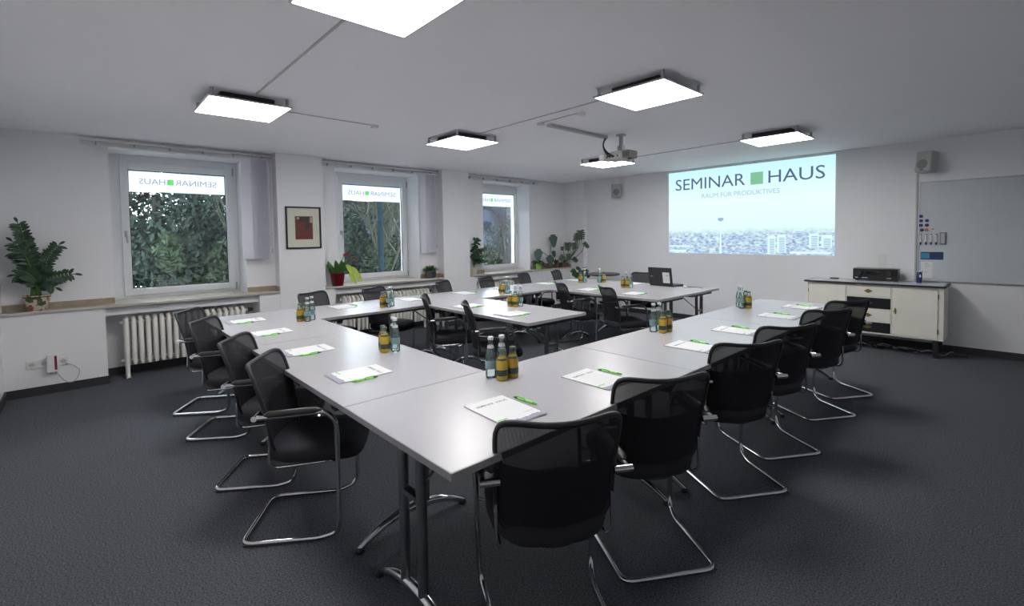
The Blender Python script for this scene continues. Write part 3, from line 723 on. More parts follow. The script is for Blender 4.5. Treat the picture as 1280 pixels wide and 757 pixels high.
# stems: (y0, ytip, ztip, x tip)
for (ty, tz, tx, nl) in [(-.08, .76, .04, 15), (-.10, .86, .06, 15), (.18, .64, .02, 13), (.28, .34, .05, 11), (-.14, .58, .05, 12), (-.13, .36, .10, 10), (.08, .42, .08, 10), (.0, .55, -.02, 11), (-.14, .68, .10, 10), (.14, .22, .12, 8), (-.10, .40, .14, 10)]:
    b0 = Vector((rr.uniform(-.03, .03), rr.uniform(-.04, .04), .13)); tip = Vector((tx, ty, tz)); mid = (b0 + tip) / 2 + Vector((0, -(ty) * .18, .06))
    pts = arc3(b0, mid, tip, 14)
    st = link('stem', MB().tube(pts, [.010 - .006 * i / 14 for i in range(15)], 7), 'stem', t)
    fm = MB()
    for i in range(nl):
        u = .28 + .70 * i / nl; k = u * 14; i0 = min(13, int(k)); p = pts[i0].lerp(pts[i0 + 1], k - i0); tn = (pts[i0 + 1] - pts[i0]).normalized()
        sd = tn.cross(Vector((1, .15, 0))).normalized()
        for s_ in (-1, 1):
            dirv = (sd * s_ * 1.0 + tn * .55 + Vector((rr.uniform(-.25, .35), 0, rr.uniform(-.1, .1))))
            leaf(fm, p, dirv, .085 * (1.05 - .4 * abs(u - .5)) * rr.uniform(.85, 1.1), .030, up=(1, 0, .3), droop=.15, fold=.2)
    leaf(fm, pts[-1], pts[-1] - pts[-2], .06, .024, up=(1, 0, 0))
    link('leaves', fm, 'leafdark', st)
# red pot with cactus-like leaves and a flower
t = plant('christmas_cactus', 'fleshy green plant with red flower in dark red pot', (-6.505, 2.635, SZ))
pot(t, [(.062, 0), (.066, .005), (.080, .10), (.088, .155), (.092, .16)], 'potred', .08, .148)
fm = MB(); rr = random.Random(5)
for k in range(22):
    a = rr.uniform(0, 2 * pi); el = rr.uniform(.6, 1.6)
    leaf(fm, (.04 * cos(a), .05 * sin(a), .145), (cos(a) * .35, sin(a) * .6 - .05, el), rr.uniform(.10, .20), .055, up=(1, 0, .1), droop=.05, fold=.2)
link('foliage', fm, 'leafmid', t)
fm = MB()
for (y, z, L_) in [(.10, .25, .13), (.16, .22, .15), (.13, .14, .13), (.20, .16, .13)]: leaf(fm, (.03, y, z), (.1, .45, -.5), L_, .07, up=(1, 0, .2), droop=.3)
link('drooping_leaves', fm, 'leafyellow', t)
m = MB()
for e in [(.12, .27), (.16, .24), (.10, .36), (.22, .30)]: m.tube(arc3((.0, .02, .14), (.02, e[0] * .6, e[1] * .9), (.03, e[0], e[1]), 8), .004, 6)
link('stem', m, 'stem', t)
fm = MB()
for k in range(7): leaf(fm, (.03, .105, .37), (cos(k) * .5, sin(k * .9), .3 + .4 * cos(k * 2)), .045, .028, up=(1, 0, 0))
link('flower', fm, 'petal', t)
fm = MB()
for k in range(4): leaf(fm, (.03, .22, .30), (cos(k) * .3, sin(k * 1.9), .6), .035, .02, up=(1, 0, 0))
link('flower', fm, 'petal', t)
# small grey pot
t = plant('potted_herb', 'small bushy green plant in round grey pot on sill', (-6.505, 4.165, SZ))
pot(t, [(.055, 0), (.066, .015), (.074, .09), (.076, .105)], 'potgrey', .068, .095)
fm = MB(); rr = random.Random(8)
for k in range(170):
    a = rr.uniform(0, 2 * pi); e = rr.uniform(.15, 1.5); r0 = .05 * math.sqrt(rr.random())
    leaf(fm, (r0 * cos(a), r0 * sin(a), .095), (cos(a) * cos(e), sin(a) * cos(e), sin(e)), rr.uniform(.07, .135), .012, droop=.25, ns=4)
link('foliage', fm, 'leafmid', t)
# bushy climbing plant at the third window
t = plant('schefflera', 'tall bushy plant with round leaves in cream pot by window', (-6.51, 5.03, SZ))
pot(t, [(.055, 0), (.06, .005), (.078, .12), (.082, .13)], 'potcream', .072, .12)
rr = random.Random(21)
for (ty, tz, tx) in [(.02, .62, .06), (.10, .60, .04), (-.02, .48, .10), (.14, .42, .10), (.24, .22, .10), (.33, .20, .08), (.10, .26, .13), (.05, .36, .10), (.28, .32, .06), (.20, .44, .05)]:
    pts = arc3((0, .01, .12), (tx * .3, ty * .4, .12 + tz * .55), (tx, ty, tz), 8)
    st = link('stem', MB().tube(pts, .005, 6), 'stem', t); fm = MB()
    for k in range(16):
        i = rr.randint(3, 8); p = pts[i]; a = rr.uniform(0, 2 * pi)
        leaf(fm, p, (cos(a) * .6, sin(a), rr.uniform(-.5, .6)), rr.uniform(.05, .085), .052, up=(1, 0, .4), droop=.25, fold=.15)
    link('leaves', fm, 'leafmid' if ty > .15 else 'leafdark', st)
# small lime pot
t = plant('lime_pot_plant', 'small dark leafy plant in lime green pot on sill', (-6.48, 6.63, SZ))
pot(t, [(.038, 0), (.042, .005), (.060, .12), (.063, .125)], 'potgreen', .056, .115)
fm = MB(); rr = random.Random(31)
for k in range(26):
    a = rr.uniform(0, 2 * pi); leaf(fm, (.03 * cos(a), .03 * sin(a), .115), (cos(a) * .7, sin(a) * 1.3, rr.uniform(-.1, .9)), rr.uniform(.07, .14), .05, up=(.5, 0, 1), droop=.5)
link('foliage', fm, 'leafdark', t)
# alocasia with large heart leaves
CAMD = (.62, -.78, .12)
t = plant('alocasia', 'plant with large grey-green heart leaves on third sill', (-6.51, 6.98, SZ))
pot(t, [(.05, 0), (.054, .004), (.066, .09), (.07, .10)], 'potbrown', .062, .09)
for (tx, ty, tz, L_, W_, dy) in [(.05, -.36, .32, .22, .19, -.2), (.06, .05, .60, .23, .19, .05), (.10, -.10, .20, .18, .17, .1), (.0, .12, .30, .13, .10, .3)]:
    pts = arc3((0, 0, .09), (.03, ty * .35, .09 + tz * .6), (tx - .01, ty, tz), 8)
    st = link('stem', MB().tube(pts, .006, 6), 'stem', t)
    fm = MB(); leaf(fm, (tx, ty, tz + .04), (.05, dy, -1), L_, W_, up=CAMD, droop=0, fold=.2, shape='heart', ns=8)
    for q in (-1, 1): leaf(fm, (tx, ty, tz + .02), (q * .5, q * .4, .9), L_ * .32, W_ * .42, up=CAMD, droop=0, fold=.15)
    link('leaf', fm, 'leafgrey', st)
# spiky brown pot plant
t = plant('spider_plant', 'spiky brownish green plant in brown pot beside alocasia', (-6.50, 7.17, SZ))
pot(t, [(.04, 0), (.042, .003), (.055, .07), (.058, .08)], 'potbrown', .052, .072)
fm = MB(); rr = random.Random(41)
for k in range(46):
    a = rr.uniform(0, 2 * pi); leaf(fm, (.02 * cos(a), .02 * sin(a), .07), (cos(a) * .35, sin(a) * .5, rr.uniform(.6, 1.6)), rr.uniform(.10, .20), .016, droop=.35, ns=5)
link('foliage', fm, mat('leaf_brownish', (.07, .06, .035), .6, noise=(20, .5)), t)
# monstera
t = plant('monstera', 'tall monstera with split leaves at far end of third sill', (-6.49, 7.38, SZ))
link('pot', MB().box((-.06, -.10, 0), (.06, .10, .10)), 'potbrown', t, .006); link('soil', MB().box((-.052, -.092, .10), (.052, .092, .102)), 'soil', t)
def monstera_leaf(mb, c, d, L_, W_, up):
    c = Vector(c); d = Vector(d).normalized(); up = Vector(up); sd = d.cross(up).normalized()
    leaf(mb, c, d, L_, W_ * .5, up=up, droop=0, fold=.15, shape='heart')
    for i in range(5):
        u = .05 + i * .17; w_ = W_ * (.60 - .35 * abs(u - .3))
        for s_ in (-1, 1): leaf(mb, c + d * (L_ * u), sd * s_ + d * (.10 + .5 * u - .2), w_, L_ * .17, up=up, droop=.05, fold=.1)
for (X_, Y_, Z_, L_, W_, dr) in [(-6.22, 7.20, 1.33, .18, .15, (0, 0, -1)), (-6.09, 7.24, 1.33, .15, .16, (.2, .1, -.8)), (-5.97, 7.30, 1.57, .21, .17, (.05, .1, -1)), (-6.02, 7.28, 1.50, .17, .14, (-.2, -.2, -.9)), (-5.88, 7.30, 1.33, .16, .09, (.5, .5, -.8)), (-6.34, 7.18, 1.25, .09, .08, (0, 0, -1)), (-6.36, 7.24, 1.06, .13, .13, (-.3, -.3, -.6)), (-6.25, 7.26, 1.10, .13, .12, (.1, .1, -.9)), (-6.16, 7.30, 1.02, .13, .10, (.4, .4, -.5))]:
    px_, py_, pz_ = X_ + 6.49, Y_ - 7.38, Z_ - SZ
    pts = arc3((0, 0, .10), (px_ * .75, py_ * .5, .10 + pz_ * .35), (px_, py_, pz_ - .01), 10)
    st = link('stem', MB().tube(pts, .006, 6), 'stem', t); fm = MB(); monstera_leaf(fm, (px_, py_, pz_), dr, L_, W_, CAMD); link('leaf', fm, 'leafdark', st)
# floor plant in the corner
t = plant('rubber_plant', 'dark round-leaved floor plant in the far corner', (-5.76, 7.05, 0))
pot(t, [(.11, 0), (.12, .01), (.15, .28), (.155, .30)], 'potgrey', .14, .285)
rr = random.Random(51)
for k in range(5):
    a = k * 1.3; pts = arc3((.02 * cos(a), .02 * sin(a), .28), (.05 * cos(a), .05 * sin(a), .55), (.09 * cos(a), .09 * sin(a), .80 + .06 * sin(k * 2)), 8)
    st = link('stem', MB().tube(pts, .008, 6), 'stem', t); fm = MB()
    for j in range(9):
        p = pts[min(8, 4 + j // 2)]; b = rr.uniform(0, 2 * pi); leaf(fm, p, (cos(b), sin(b), rr.uniform(-.3, .6)), rr.uniform(.11, .15), .11, up=(.4, -.6, .6), droop=.3, fold=.15)
    link('leaves', fm, 'leafdark', st)
# round side table
t = thing('round_side_table', 'small dark round side table in the far corner', 'table', (-5.25, 7.08, 0))
link('table_top', MB().lathe([(.28, .735), (.295, .745), (.295, .765), (.28, .77)], n=32), 'wood', t); link('column', MB().lathe([(.03, .03), (.03, .735)], n=14), 'dark', t); link('foot_plate', MB().lathe([(.20, 0), (.20, .015), (.04, .03)], n=28), 'dark', t)

for nm, k in (('christmas_cactus', 1.15), ('potted_herb', 1.15), ('lime_pot_plant', 1.12)): bpy.data.objects[nm].scale = (k, k, k)
# ------------------------------------------------------------------ tables
TH = .74
def table(x0, x1, y0, y1, along, label):
    """folding table; along = axis of its long side"""
    cx, cy = (x0 + x1) / 2, (y0 + y1) / 2
    t = thing('conference_table', label, 'table', (cx, cy, 0), 0, 'grey folding conference tables')
    hx, hy = (x1 - x0) / 2 - .0015, (y1 - y0) / 2 - .0015
    e = .003
    link('tabletop', MB().box((-hx + e, -hy + e, TH - .024), (hx - e, hy - e, TH)), 'tabletop', t, .001, 1)
    m = MB(); m.box((-hx, -hy, TH - .026), (hx, -hy + e, TH - .001)); m.box((-hx, hy - e, TH - .026), (hx, hy, TH - .001)); m.box((-hx, -hy + e, TH - .026), (-hx + e, hy - e, TH - .001)); m.box((hx - e, -hy + e, TH - .026), (hx, hy - e, TH - .001))
    link('edge_band', m, 'tableedge', t)
    def P(l, w_, z): return (l, w_, z) if along == 'x' else (w_, l, z)
    hl, hw = (hx, hy) if along == 'x' else (hy, hx)
    m = MB()
    for w_ in (-hw + .12, hw - .12): m.box(P(-hl + .06, w_ - .012, TH - .062), P(hl - .06, w_ + .012, TH - .026))
    for l in (-hl + .06, hl - .06): m.box(P(l - .012, -hw + .12, TH - .062), P(l + .012, hw - .12, TH - .026))
    link('under_frame', m, 'dark', t)
    for s_ in (-1, 1):
        l = s_ * (hl - .093)
        pts = arc3(P(l, -.30, .016), P(l, 0, .108), P(l, .30, .016), 18)
        f = link('foot', MB().tube(pts, [.014 + .009 * sin(pi * i / 18) for i in range(19)], 10), 'chrome', t)
        for w_ in (-.296, .296): link('foot_cap', MB().lathe([(.018, 0), (.022, .004), (.021, .02), (.012, .027)], P(l, w_, 0), 12), 'black', f)
        for w_ in (-.066, .066): link('leg', MB().cyl(P(l, w_, .085), P(l, w_, TH - .03), .0205, 16), 'chromedark', t)
        link('leg_bracket', MB().box(P(l - .03, -.12, TH - .05), P(l + .03, .12, TH - .0265)), 'dark', t)
        lb = s_ * (hl - .42)
        link('brace', MB().tube([P(l - s_ * .02, 0, .48), P(lb, 0, TH - .04)], .006, 8), 'chrome', t); link('leg_collar', MB().box(P(l - .015, -.08, .47), P(l + .015, .08, .49)), 'chromedark', t)
        for w_ in (-1, 1):
            a = P(s_ * (hl - .20), w_ * (hw - .05), 0)
            mm = MB(); lx, ly = a[0], a[1]
            mm.add([(lx - .045, ly - .018, TH - .027), (lx + .045, ly - .018, TH - .027), (lx + .022, ly - .018, TH - .075), (lx - .022, ly - .018, TH - .075), (lx - .045, ly + .018, TH - .027), (lx + .045, ly + .018, TH - .027), (lx + .022, ly + .018, TH - .075), (lx - .022, ly + .018, TH - .075)],
                   [(0, 1, 2, 3), (7, 6, 5, 4), (0, 4, 5, 1), (1, 5, 6, 2), (2, 6, 7, 3), (3, 7, 4, 0)])
            link('table_clip', mm, 'black', t)
    return t
XR0, XR1, YA, YB = -1.988, -1.184, .8155, 5.55
XW0, XW1 = -5.235, -4.38; W_ = .785
lt = (YB - YA) / 3
for i, nm in enumerate(['grey conference table nearest camera at right, front corner of the row', 'middle grey table of the long right-hand row', 'far grey table of the right-hand row, toward sideboard']):
    table(XR0, XR1, YA + i * lt, YA + (i + 1) * lt, 'y', nm)
table(-3.585, XR0, YA, YA + W_, 'x', 'grey table of left row joining the nearest right-hand table')
table(XW0, -3.585, YA, YA + W_, 'x', 'grey table of left row closest to the leftmost window')
lw_ = (6.2635 - YA - W_) / 3
for i, nm in enumerate(['grey table of window row next to the left row', 'grey table of window row where the middle table joins', 'grey table of window row joining the laptop tables']):
    table(XW0, XW1, YA + W_ + i * lw_, YA + W_ + (i + 1) * lw_, 'y', nm)
table(XW1, -2.81, 2.745, 3.515, 'x', 'grey table jutting into the middle of the room')
table(XW1, -2.757, 4.7135, 5.49, 'x', 'grey table in front of the laptop table, far end')
table(XW1, -2.757, 5.49, 6.2635, 'x', 'grey table carrying the laptop near projected picture')

# ------------------------------------------------------------------ chairs
def make_chair():
    t = thing('visitor_chair', 'x', 'chair', group='black mesh visitor chairs')
    for_pts = [(.262, .10, .638), (.262, .415, .652), (.258, .462, .60), (.245, .462, .09), (.238, .445, .0405), (.222, .37, .0135), (.215, .0, .0135)]
    half = [Vector(p) for p in for_pts]
    path = half + [Vector((-p.x, p.y, p.z)) for p in reversed(half)]
    m = MB().tube(fillet(path, [.03, .035, .04, .03, .05, .055, .055, .05, .03, .04, .035, .03], 5), .0115, 10)
    link('frame', m, 'chrome', t)
    for s_ in (-1, 1):
        m = MB().tube([(s_ * .262, .14, .648), (s_ * .262, .16, .652), (s_ * .262, .37, .662), (s_ * .261, .40, .660)], [.008, .0165, .0165, .008], 8); link('armrest', m, 'armpad', t)
        m = MB().tube([(s_ * .205, .098, .638), (s_ * .274, .098, .638)], .0135, 12); link('arm_joint', m, 'chrome', t)
        m = MB().tube(fillet([(s_ * .214, .145, .56), (s_ * .214, .138, .395), (s_ * .196, .16, .366), (s_ * .196, .43, .383), (s_ * .243, .461, .385)], .035), .007, 8); link('seat_rail', m, 'chrome', t)
        for y in (.02, .36): link('glide', MB().tube([(s_ * .216, y - .012, .004), (s_ * .216, y + .012, .004)], .004, 6), 'black', t)
    link('cross_tube', MB().tube([(-.214, .40, .384), (.214, .40, .384)], .008, 8), 'chrome', t)
    # back
    def B(s_, u, off=0.):    # s_ -1..1 across, u 0..1 up, y offset
        tt = u * 2 - 1; n = 7. if tt > 0 else 9.; mxx = max(abs(s_), abs(tt), 1e-9); k = mxx / ((abs(s_) ** n + abs(tt) ** n) ** (1 / n)) if mxx > 1e-6 else 1
        s2, t2 = s_ * k, tt * k; u2 = (t2 + 1) / 2
        zl = .378 + .045 * s2 * s2; zt = .850 + .026 * s2 * s2
        z = zl + (zt - zl) * u2; hw = .216 + .012 * u2 - .006 * sin(pi * u2)
        if u2 < .17: hw *= .80 + .20 * (u2 / .17) ** .8
        y = .112 - .10 * u2 + .022 * sin(pi * u2) * (0.6) + .05 * s2 * s2 - off
        return Vector((s2 * hw, y, z))
    nx, nz = 14, 14
    def sheet(u0, u1, off):
        vs = [B(-1 + 2 * i / nx, u0 + (u1 - u0) * j / nz, off) for j in range(nz + 1) for i in range(nx + 1)]
        fs = [(j * (nx + 1) + i, j * (nx + 1) + i + 1, (j + 1) * (nx + 1) + i + 1, (j + 1) * (nx + 1) + i) for j in range(nz) for i in range(nx)]
        return MB().add(vs, fs, True)
    link('mesh_back', sheet(0, 1, 0), 'mesh', t)
    link('lower_back_cover', sheet(.0, .62, -.006), 'mesh2', t)
    rim = [B(-1 + 2 * i / 16, 1) for i in range(16)] + [B(1, 1 - i / 16) for i in range(16)] + [B(1 - 2 * i / 16, 0) for i in range(16)] + [B(-1, i / 16) for i in range(16)]
    rs = [.0115] * 16 + [.009] * 16 + [.006] * 16 + [.009] * 16
    link('back_frame', MB().tube(rim, rs, 8, closed=True), 'black', t)
    # seat cushion
    m = MB(); n = 36; rings = []
    for (k, z) in [(.80, .386), (.93, .390), (.985, .405), (1., .425), (.985, .445), (.93, .460), (.6, .468), (.02, .464)]:
        ring_ = []
        for j in range(n):
            a = 2 * pi * j / n; c, s_ = cos(a), sin(a); e = 2 / 4.5
            x = abs(c) ** e * (1 if c > 0 else -1); y = abs(s_) ** e * (1 if s_ > 0 else -1)
            wy = .325 + .235 * y * k; ww = .228 * (1 - .20 * max(0, -y - .35) / .65 if y < 0 else 1 - .05 * y)
            zz = z - (.02 * max(0, y * k) ** 3) - .006 * (1 - (x * k) ** 2)
            ring_.append((x * ww * k, wy, zz))
        rings.append(ring_)
    vs = [v for r in rings for v in r]; fs = [(i * n + j, i * n + (j + 1) % n, (i + 1) * n + (j + 1) % n, (i + 1) * n + j) for i in range(len(rings) - 1) for j in range(n)]
    m.add(vs, fs, True); m.add(rings[0], [tuple(range(n))[::-1]]); m.add(rings[-1], [tuple(range(n))])
    link('seat', m, 'seat', t)
    return t
CH = make_chair()
R_, L_a, W_a = radians(57.7), radians(-34), radians(-62)
SEATS = [
 ('R1', -1.0, 1.14, R_, 'nearest seat of the right row'),
 ('R2', -.997, 1.806, R_, 'second nearest seat of right row'),
 ('R3', -.99, 2.71, R_, 'third nearest seat of right row'),
 ('R4', -.995, 3.37, R_, 'fourth nearest seat of right row'),
 ('R5', -.99, 4.29, R_, 'second farthest seat of right row'),
 ('R6', -1.0, 4.96, R_, 'farthest seat of right row, nearest sideboard'),
 ('L4', -2.69, .633, L_a, 'nearest seat of the left row'),
 ('L3', -3.357, .64, L_a, 'second nearest seat of left row'),
 ('L2', -4.316, .628, L_a, 'third nearest seat of left row'),
 ('L1', -5.0, .63, L_a, 'seat of left row nearest radiator'),
 ('WA', -5.56, 1.90, W_a, 'window row seat under the framed picture'),
 ('WB', -5.48, 2.61, W_a, 'window row seat right of red pot'),
 ('WC', -5.52, 3.65, radians(-58), 'window row seat near grey pot'),
 ('WD', -5.53, 4.43, radians(-66), 'window row seat left of the third window'),
 ('WE', -5.56, 5.25, radians(-66), 'window row seat left of lime pot'),
 ('WF', -5.58, 6.05, radians(-66), 'window row seat right of lime pot'),
 ('M1', -4.28, 2.60, L_a, 'left seat at the middle table'),
 ('M2', -3.52, 2.57, L_a, 'right seat at the middle table'),
 ('F1', -4.15, 4.56, radians(-30), 'left front seat at the laptop tables'),
 ('F2', -3.40, 4.53, radians(-30), 'right front seat at the laptop tables'),
 ('FB', -4.14, 6.70, radians(210), 'seat partly hidden behind the laptop'),
]
for i, (k, x, y, a, d) in enumerate(SEATS):
    lb = 'black mesh chair with chrome frame, ' + d
    if i == 0: CH.location = (x, y, 0); CH.rotation_euler = (0, 0, a); CH['label'] = lb
    else: dup(CH, (x, y, 0), a, lb)

# ------------------------------------------------------------------ note pads and pens
def make_pad():
    t = thing('note_pad', 'x', 'note pad', group='printed white note pads on the tables')
    w2, l2 = .104, .1475
    link('backing_card', MB().box((-w2, -l2 - .006, 0), (w2, l2, .0016)), 'backing', t)
    link('paper_block', MB().box((-w2, -l2, .0016), (w2, l2, .005)), 'paper', t)
    link('title_print', text_mesh('SEMINAR  HAUS', -.080, .082, .080, .098, .0054, bold=.012), 'ink', t)
    link('green_print', MB().box((-w2 + .002, -.088, .005), (-w2 + .055, -.080, .0054)), 'greenink', t)
    link('small_print', MB().box((.045, -.080, .005), (.092, -.076, .0054)), 'silver', t)
    m = MB(); rr = random.Random(2); x = -w2 + .001; vs = []; fs = []
    top = []
    while x < w2 - .003:
        h = .022 + rr.uniform(0, .014); wd = rr.uniform(.005, .013); m.box((x, -l2 + .001, .005), (min(x + wd, w2 - .001), -l2 + h, .0053)); x += wd
    link('skyline_print', m, 'cityink', t)
    return t
def make_pen():
    t = thing('ballpoint_pen', 'x', 'pen', group='green ballpoint pens on the tables')
    z = .0065
    link('barrel', MB().tube([(0, -.045, z), (0, .045, z)], .0055, 10), 'penlight', t)
    link('grip', MB().tube([(0, -.045, z), (0, -.062, z), (0, -.072, z)], [.0057, .0045, .0015], 10), 'pengreen', t)
    link('push_button', MB().tube([(0, .045, z), (0, .058, z), (0, .068, z)], [.0050, .0045, .003], 10), 'pengrip', t)
    link('clip', MB().box((-.0018, .005, z + .005), (.0018, .055, z + .0085)), 'pengreen', t)
    link('ring', MB().tube([(0, -.004, z), (0, .004, z)], .0060, 10), 'pengreen', t)
    return t
PAD, PEN = make_pad(), make_pen()
A = {'R': pi / 2, 'L': 0, 'W': -pi / 2, 'M': 0, 'F': 0, 'B': pi}
PADS = [  # seat, x, y, row, pad yaw jitter, pen angle jitter
 ('R1', -1.468, 1.285, 'R', -3, 6), ('R2', -1.460, 1.907, 'R', 0, 8), ('R3', -1.443, 2.893, 'R', 1, -6), ('R4', -1.452, 3.589, 'R', 2, -5), ('R5', -1.444, 4.455, 'R', 0, -3), ('R6', -1.461, 5.132, 'R', 0, -4),
 ('L4', -2.424, 1.084, 'L', 0, -3), ('L3', -3.181, 1.074, 'L', 0, -2), ('L2', -4.024, 1.076, 'L', 1, -3), ('L1', -4.76, 1.08, 'L', -2, -3),
 ('WA', -4.97, 2.05, 'W', 0, 0), ('WB', -4.93, 2.86, 'W', 2, 0), ('WC', -4.95, 3.67, 'W', -2, 4), ('WD', -5.0, 4.30, 'W', 0, 0), ('WE', -4.98, 5.23, 'W', 2, 0), ('WF', -4.98, 5.93, 'W', 0, 0),
 ('M1', -3.98, 2.99, 'M', 0, 0), ('M2', -3.26, 2.975, 'M', 0, 0), ('F1', -3.98, 5.02, 'F', 0, 0), ('F2', -3.28, 5.03, 'F', 0, 0), ('FB', -3.96, 6.08, 'B', 0, 0)]
DS = {s[0]: s[4] for s in SEATS}
for i, (k, x, y, row, dj, pj) in enumerate(PADS):
    a = A[row] + radians(dj); z = TH + .0002
    lb = 'white printed note pad at the ' + DS[k].replace('the ', '', 1) if DS[k].startswith('the ') else 'white printed note pad, ' + DS[k]
    side = .135; px, py = x + cos(a) * side, y + sin(a) * side
    if row == 'W': side = -.135; px, py = x - cos(a) * .135, y - sin(a) * .135
    # pens lie beside the pad, long axis along its side
    off = .02 if row != 'L' else -.03
    px += -sin(a) * off; py += cos(a) * off
    pl = 'green ballpoint pen beside pad, ' + DS[k]
    if i == 0:
        PAD.location = (x, y, z); PAD.rotation_euler = (0, 0, a); PAD['label'] = lb
        PEN.location = (px, py, z); PEN.rotation_euler = (0, 0, a + radians(pj)); PEN['label'] = pl
    else:
        dup(PAD, (x, y, z), a, lb); dup(PEN, (px, py, z), a + radians(pj), pl)

# ------------------------------------------------------------------ bottles
def make_water():
    t = thing('water_bottle', 'x', 'bottle', group='clear water bottles')
    link('bottle_glass', MB().lathe([(.020, 0), (.0275, .004), (.0285, .012), (.0285, .095), (.025, .125), (.017, .160), (.0125, .180), (.012, .198), (.0135, .199), (.0135, .204)], n=20), 'bwater', t)
    link('label', MB().lathe([(.0289, .052), (.0290, .053), (.0290, .093), (.0288, .094)], n=20, caps=False), 'labelw', t)
    link('cap', MB().lathe([(.0150, .201), (.0155, .203), (.0150, .214), (.012, .216)], n=16), 'cap', t)
    link('neck_label', MB().lathe([(.0182, .157), (.0145, .174)], n=16, caps=False), 'silver', t)
    return t
def make_juice(mt, nm):
    t = thing('juice_bottle', 'x', 'bottle', group='small juice bottles')
    link('liquid', MB().lathe([(.022, .0), (.0285, .003), (.030, .010), (.030, .088), (.027, .104), (.0195, .122)], n=20), mt, t)
    link('bottle_neck', MB().lathe([(.0198, .120), (.0155, .140), (.0150, .152)], n=18, caps=False), 'bglass', t)
    link('label', MB().lathe([(.0304, .026), (.0305, .027), (.0305, .056), (.0304, .057)], n=20, caps=False), 'label', t)
    link('neck_label', MB().lathe([(.0279, .104), (.0240, .1135)], n=18, caps=False), 'label', t)
    link('cap', MB().lathe([(.0165, .149), (.0170, .152), (.0165, .161), (.013, .163)], n=16), 'capdark', t)
    return t
WB, J1, J2 = make_water(), make_juice('juice', 'a'), make_juice('juice2', 'b')
PAT = {
 'A': [('J', -.045, -.030), ('K', -.030, .036), ('W', .022, -.030), ('V', .036, .034)],
 'B': [('J', -.045, .026), ('K', -.018, -.034), ('W', .048, -.022), ('V', .022, .038)],
 'C': [('W', -.055, .0), ('K', .003, -.038), ('J', .058, .002), ('V', .001, .036)],
 'D': [('J', -.052, .0), ('K', -.002, -.036), ('W', .055, .0), ('V', .0, .038)],
 'E': [('W', -.036, -.030), ('V', -.030, .036), ('K', .032, -.030), ('J', .036, .036)]}
CL = [(-4.35, 1.47, 'A', 'at window end of left row'), (-2.78, 1.45, 'B', 'on left row beside its inner edge'), (-1.822, 1.582, 'C', 'nearest the camera'),
      (-4.59, 2.39, 'A', 'on the window row, leftmost'), (-4.52, 3.99, 'B', 'on window row near third window'), (-3.60, 3.33, 'D', 'on the middle table'),
      (-4.64, 5.73, 'A', 'at corner near window and laptop tables'), (-4.42, 5.91, 'E', 'at far left of laptop table'), (-3.71, 5.53, 'D', 'left of the laptop'),
      (-1.838, 3.18, 'C', 'mid right row'), (-1.86, 4.77, 'E', 'at far end of right row')]
used = set(); cr, sr = cos(.83), sin(.83)
for (cx, cy, pt, desc) in CL:
    for (kd, r, a) in PAT[pt]:
        src = {'W': WB, 'V': WB, 'J': J1, 'K': J2}[kd]
        x, y = cx + r * cr - a * sr, cy + r * sr + a * cr
        same = [q for q in PAT[pt] if (q[0] in 'WV') == (kd in 'WV') and q[0] != kd][0]
        if abs(same[1] - r) > abs(same[2] - a): pos = 'right-hand' if r > same[1] else 'left-hand'
        else: pos = 'rear' if a > same[2] else 'front'
        lb = (pos + ' clear water bottle in cluster ' if kd in 'WV' else pos + ' small juice bottle in cluster ') + desc
        if src.name in used: dup(src, (x, y, TH + .0002), 0, lb)
        else: src.location = (x, y, TH + .0002); src['label'] = lb; used.add(src.name)

# ------------------------------------------------------------------ laptop
t = thing('laptop', 'open black laptop with white sheet on its lid', 'laptop', (-3.47, 6.02, TH), radians(-5))
link('base', MB().box((-.19, 0, .002), (.19, .25, .022)), 'black', t, .004)
link('keyboard', MB().box((-.17, .03, .022), (.17, .15, .0235)), 'dark', t)
R = Matrix.Translation((0, 0, .018)) @ Matrix.Rotation(radians(9), 4, 'X')
l_ = link('lid', MB().box((-.19, -.012, 0), (.19, .0, .25)).xf(R), 'black', t, .004)
link('screen', MB().box((-.178, .0, .014), (.178, .001, .238)).xf(R), 'display', l_)
link('paper_sheet', MB().box((.045, -.0135, .035), (.155, -.012, .185)).xf(R), 'paper', l_); link('print', MB().box((.10, -.014, .135), (.135, -.0135, .15)).xf(R), 'greenink', l_)
link('lid_badge', MB().box((-.155, -.0128, .118), (-.115, -.012, .124)).xf(R), 'silver', l_)
tag(link('laptop_cable', MB().tube([(-3.27, 6.12, TH + .006), (-3.18, 6.15, TH + .004), (-3.10, 6.10, TH + .004), (-3.03, 6.16, TH + .004), (-2.94, 6.14, TH + .004), (-2.90, 6.08, TH + .004)], .004, 6), 'cable'), 'thin black cable on table right of the laptop', 'cable')
tag(link('computer_mouse', MB().lathe([(.02, 0), (.026, .008), (.022, .02), (.004, .028)], (-3.13, 6.05, TH), 14), 'white'), 'small white mouse right of the laptop', 'mouse')

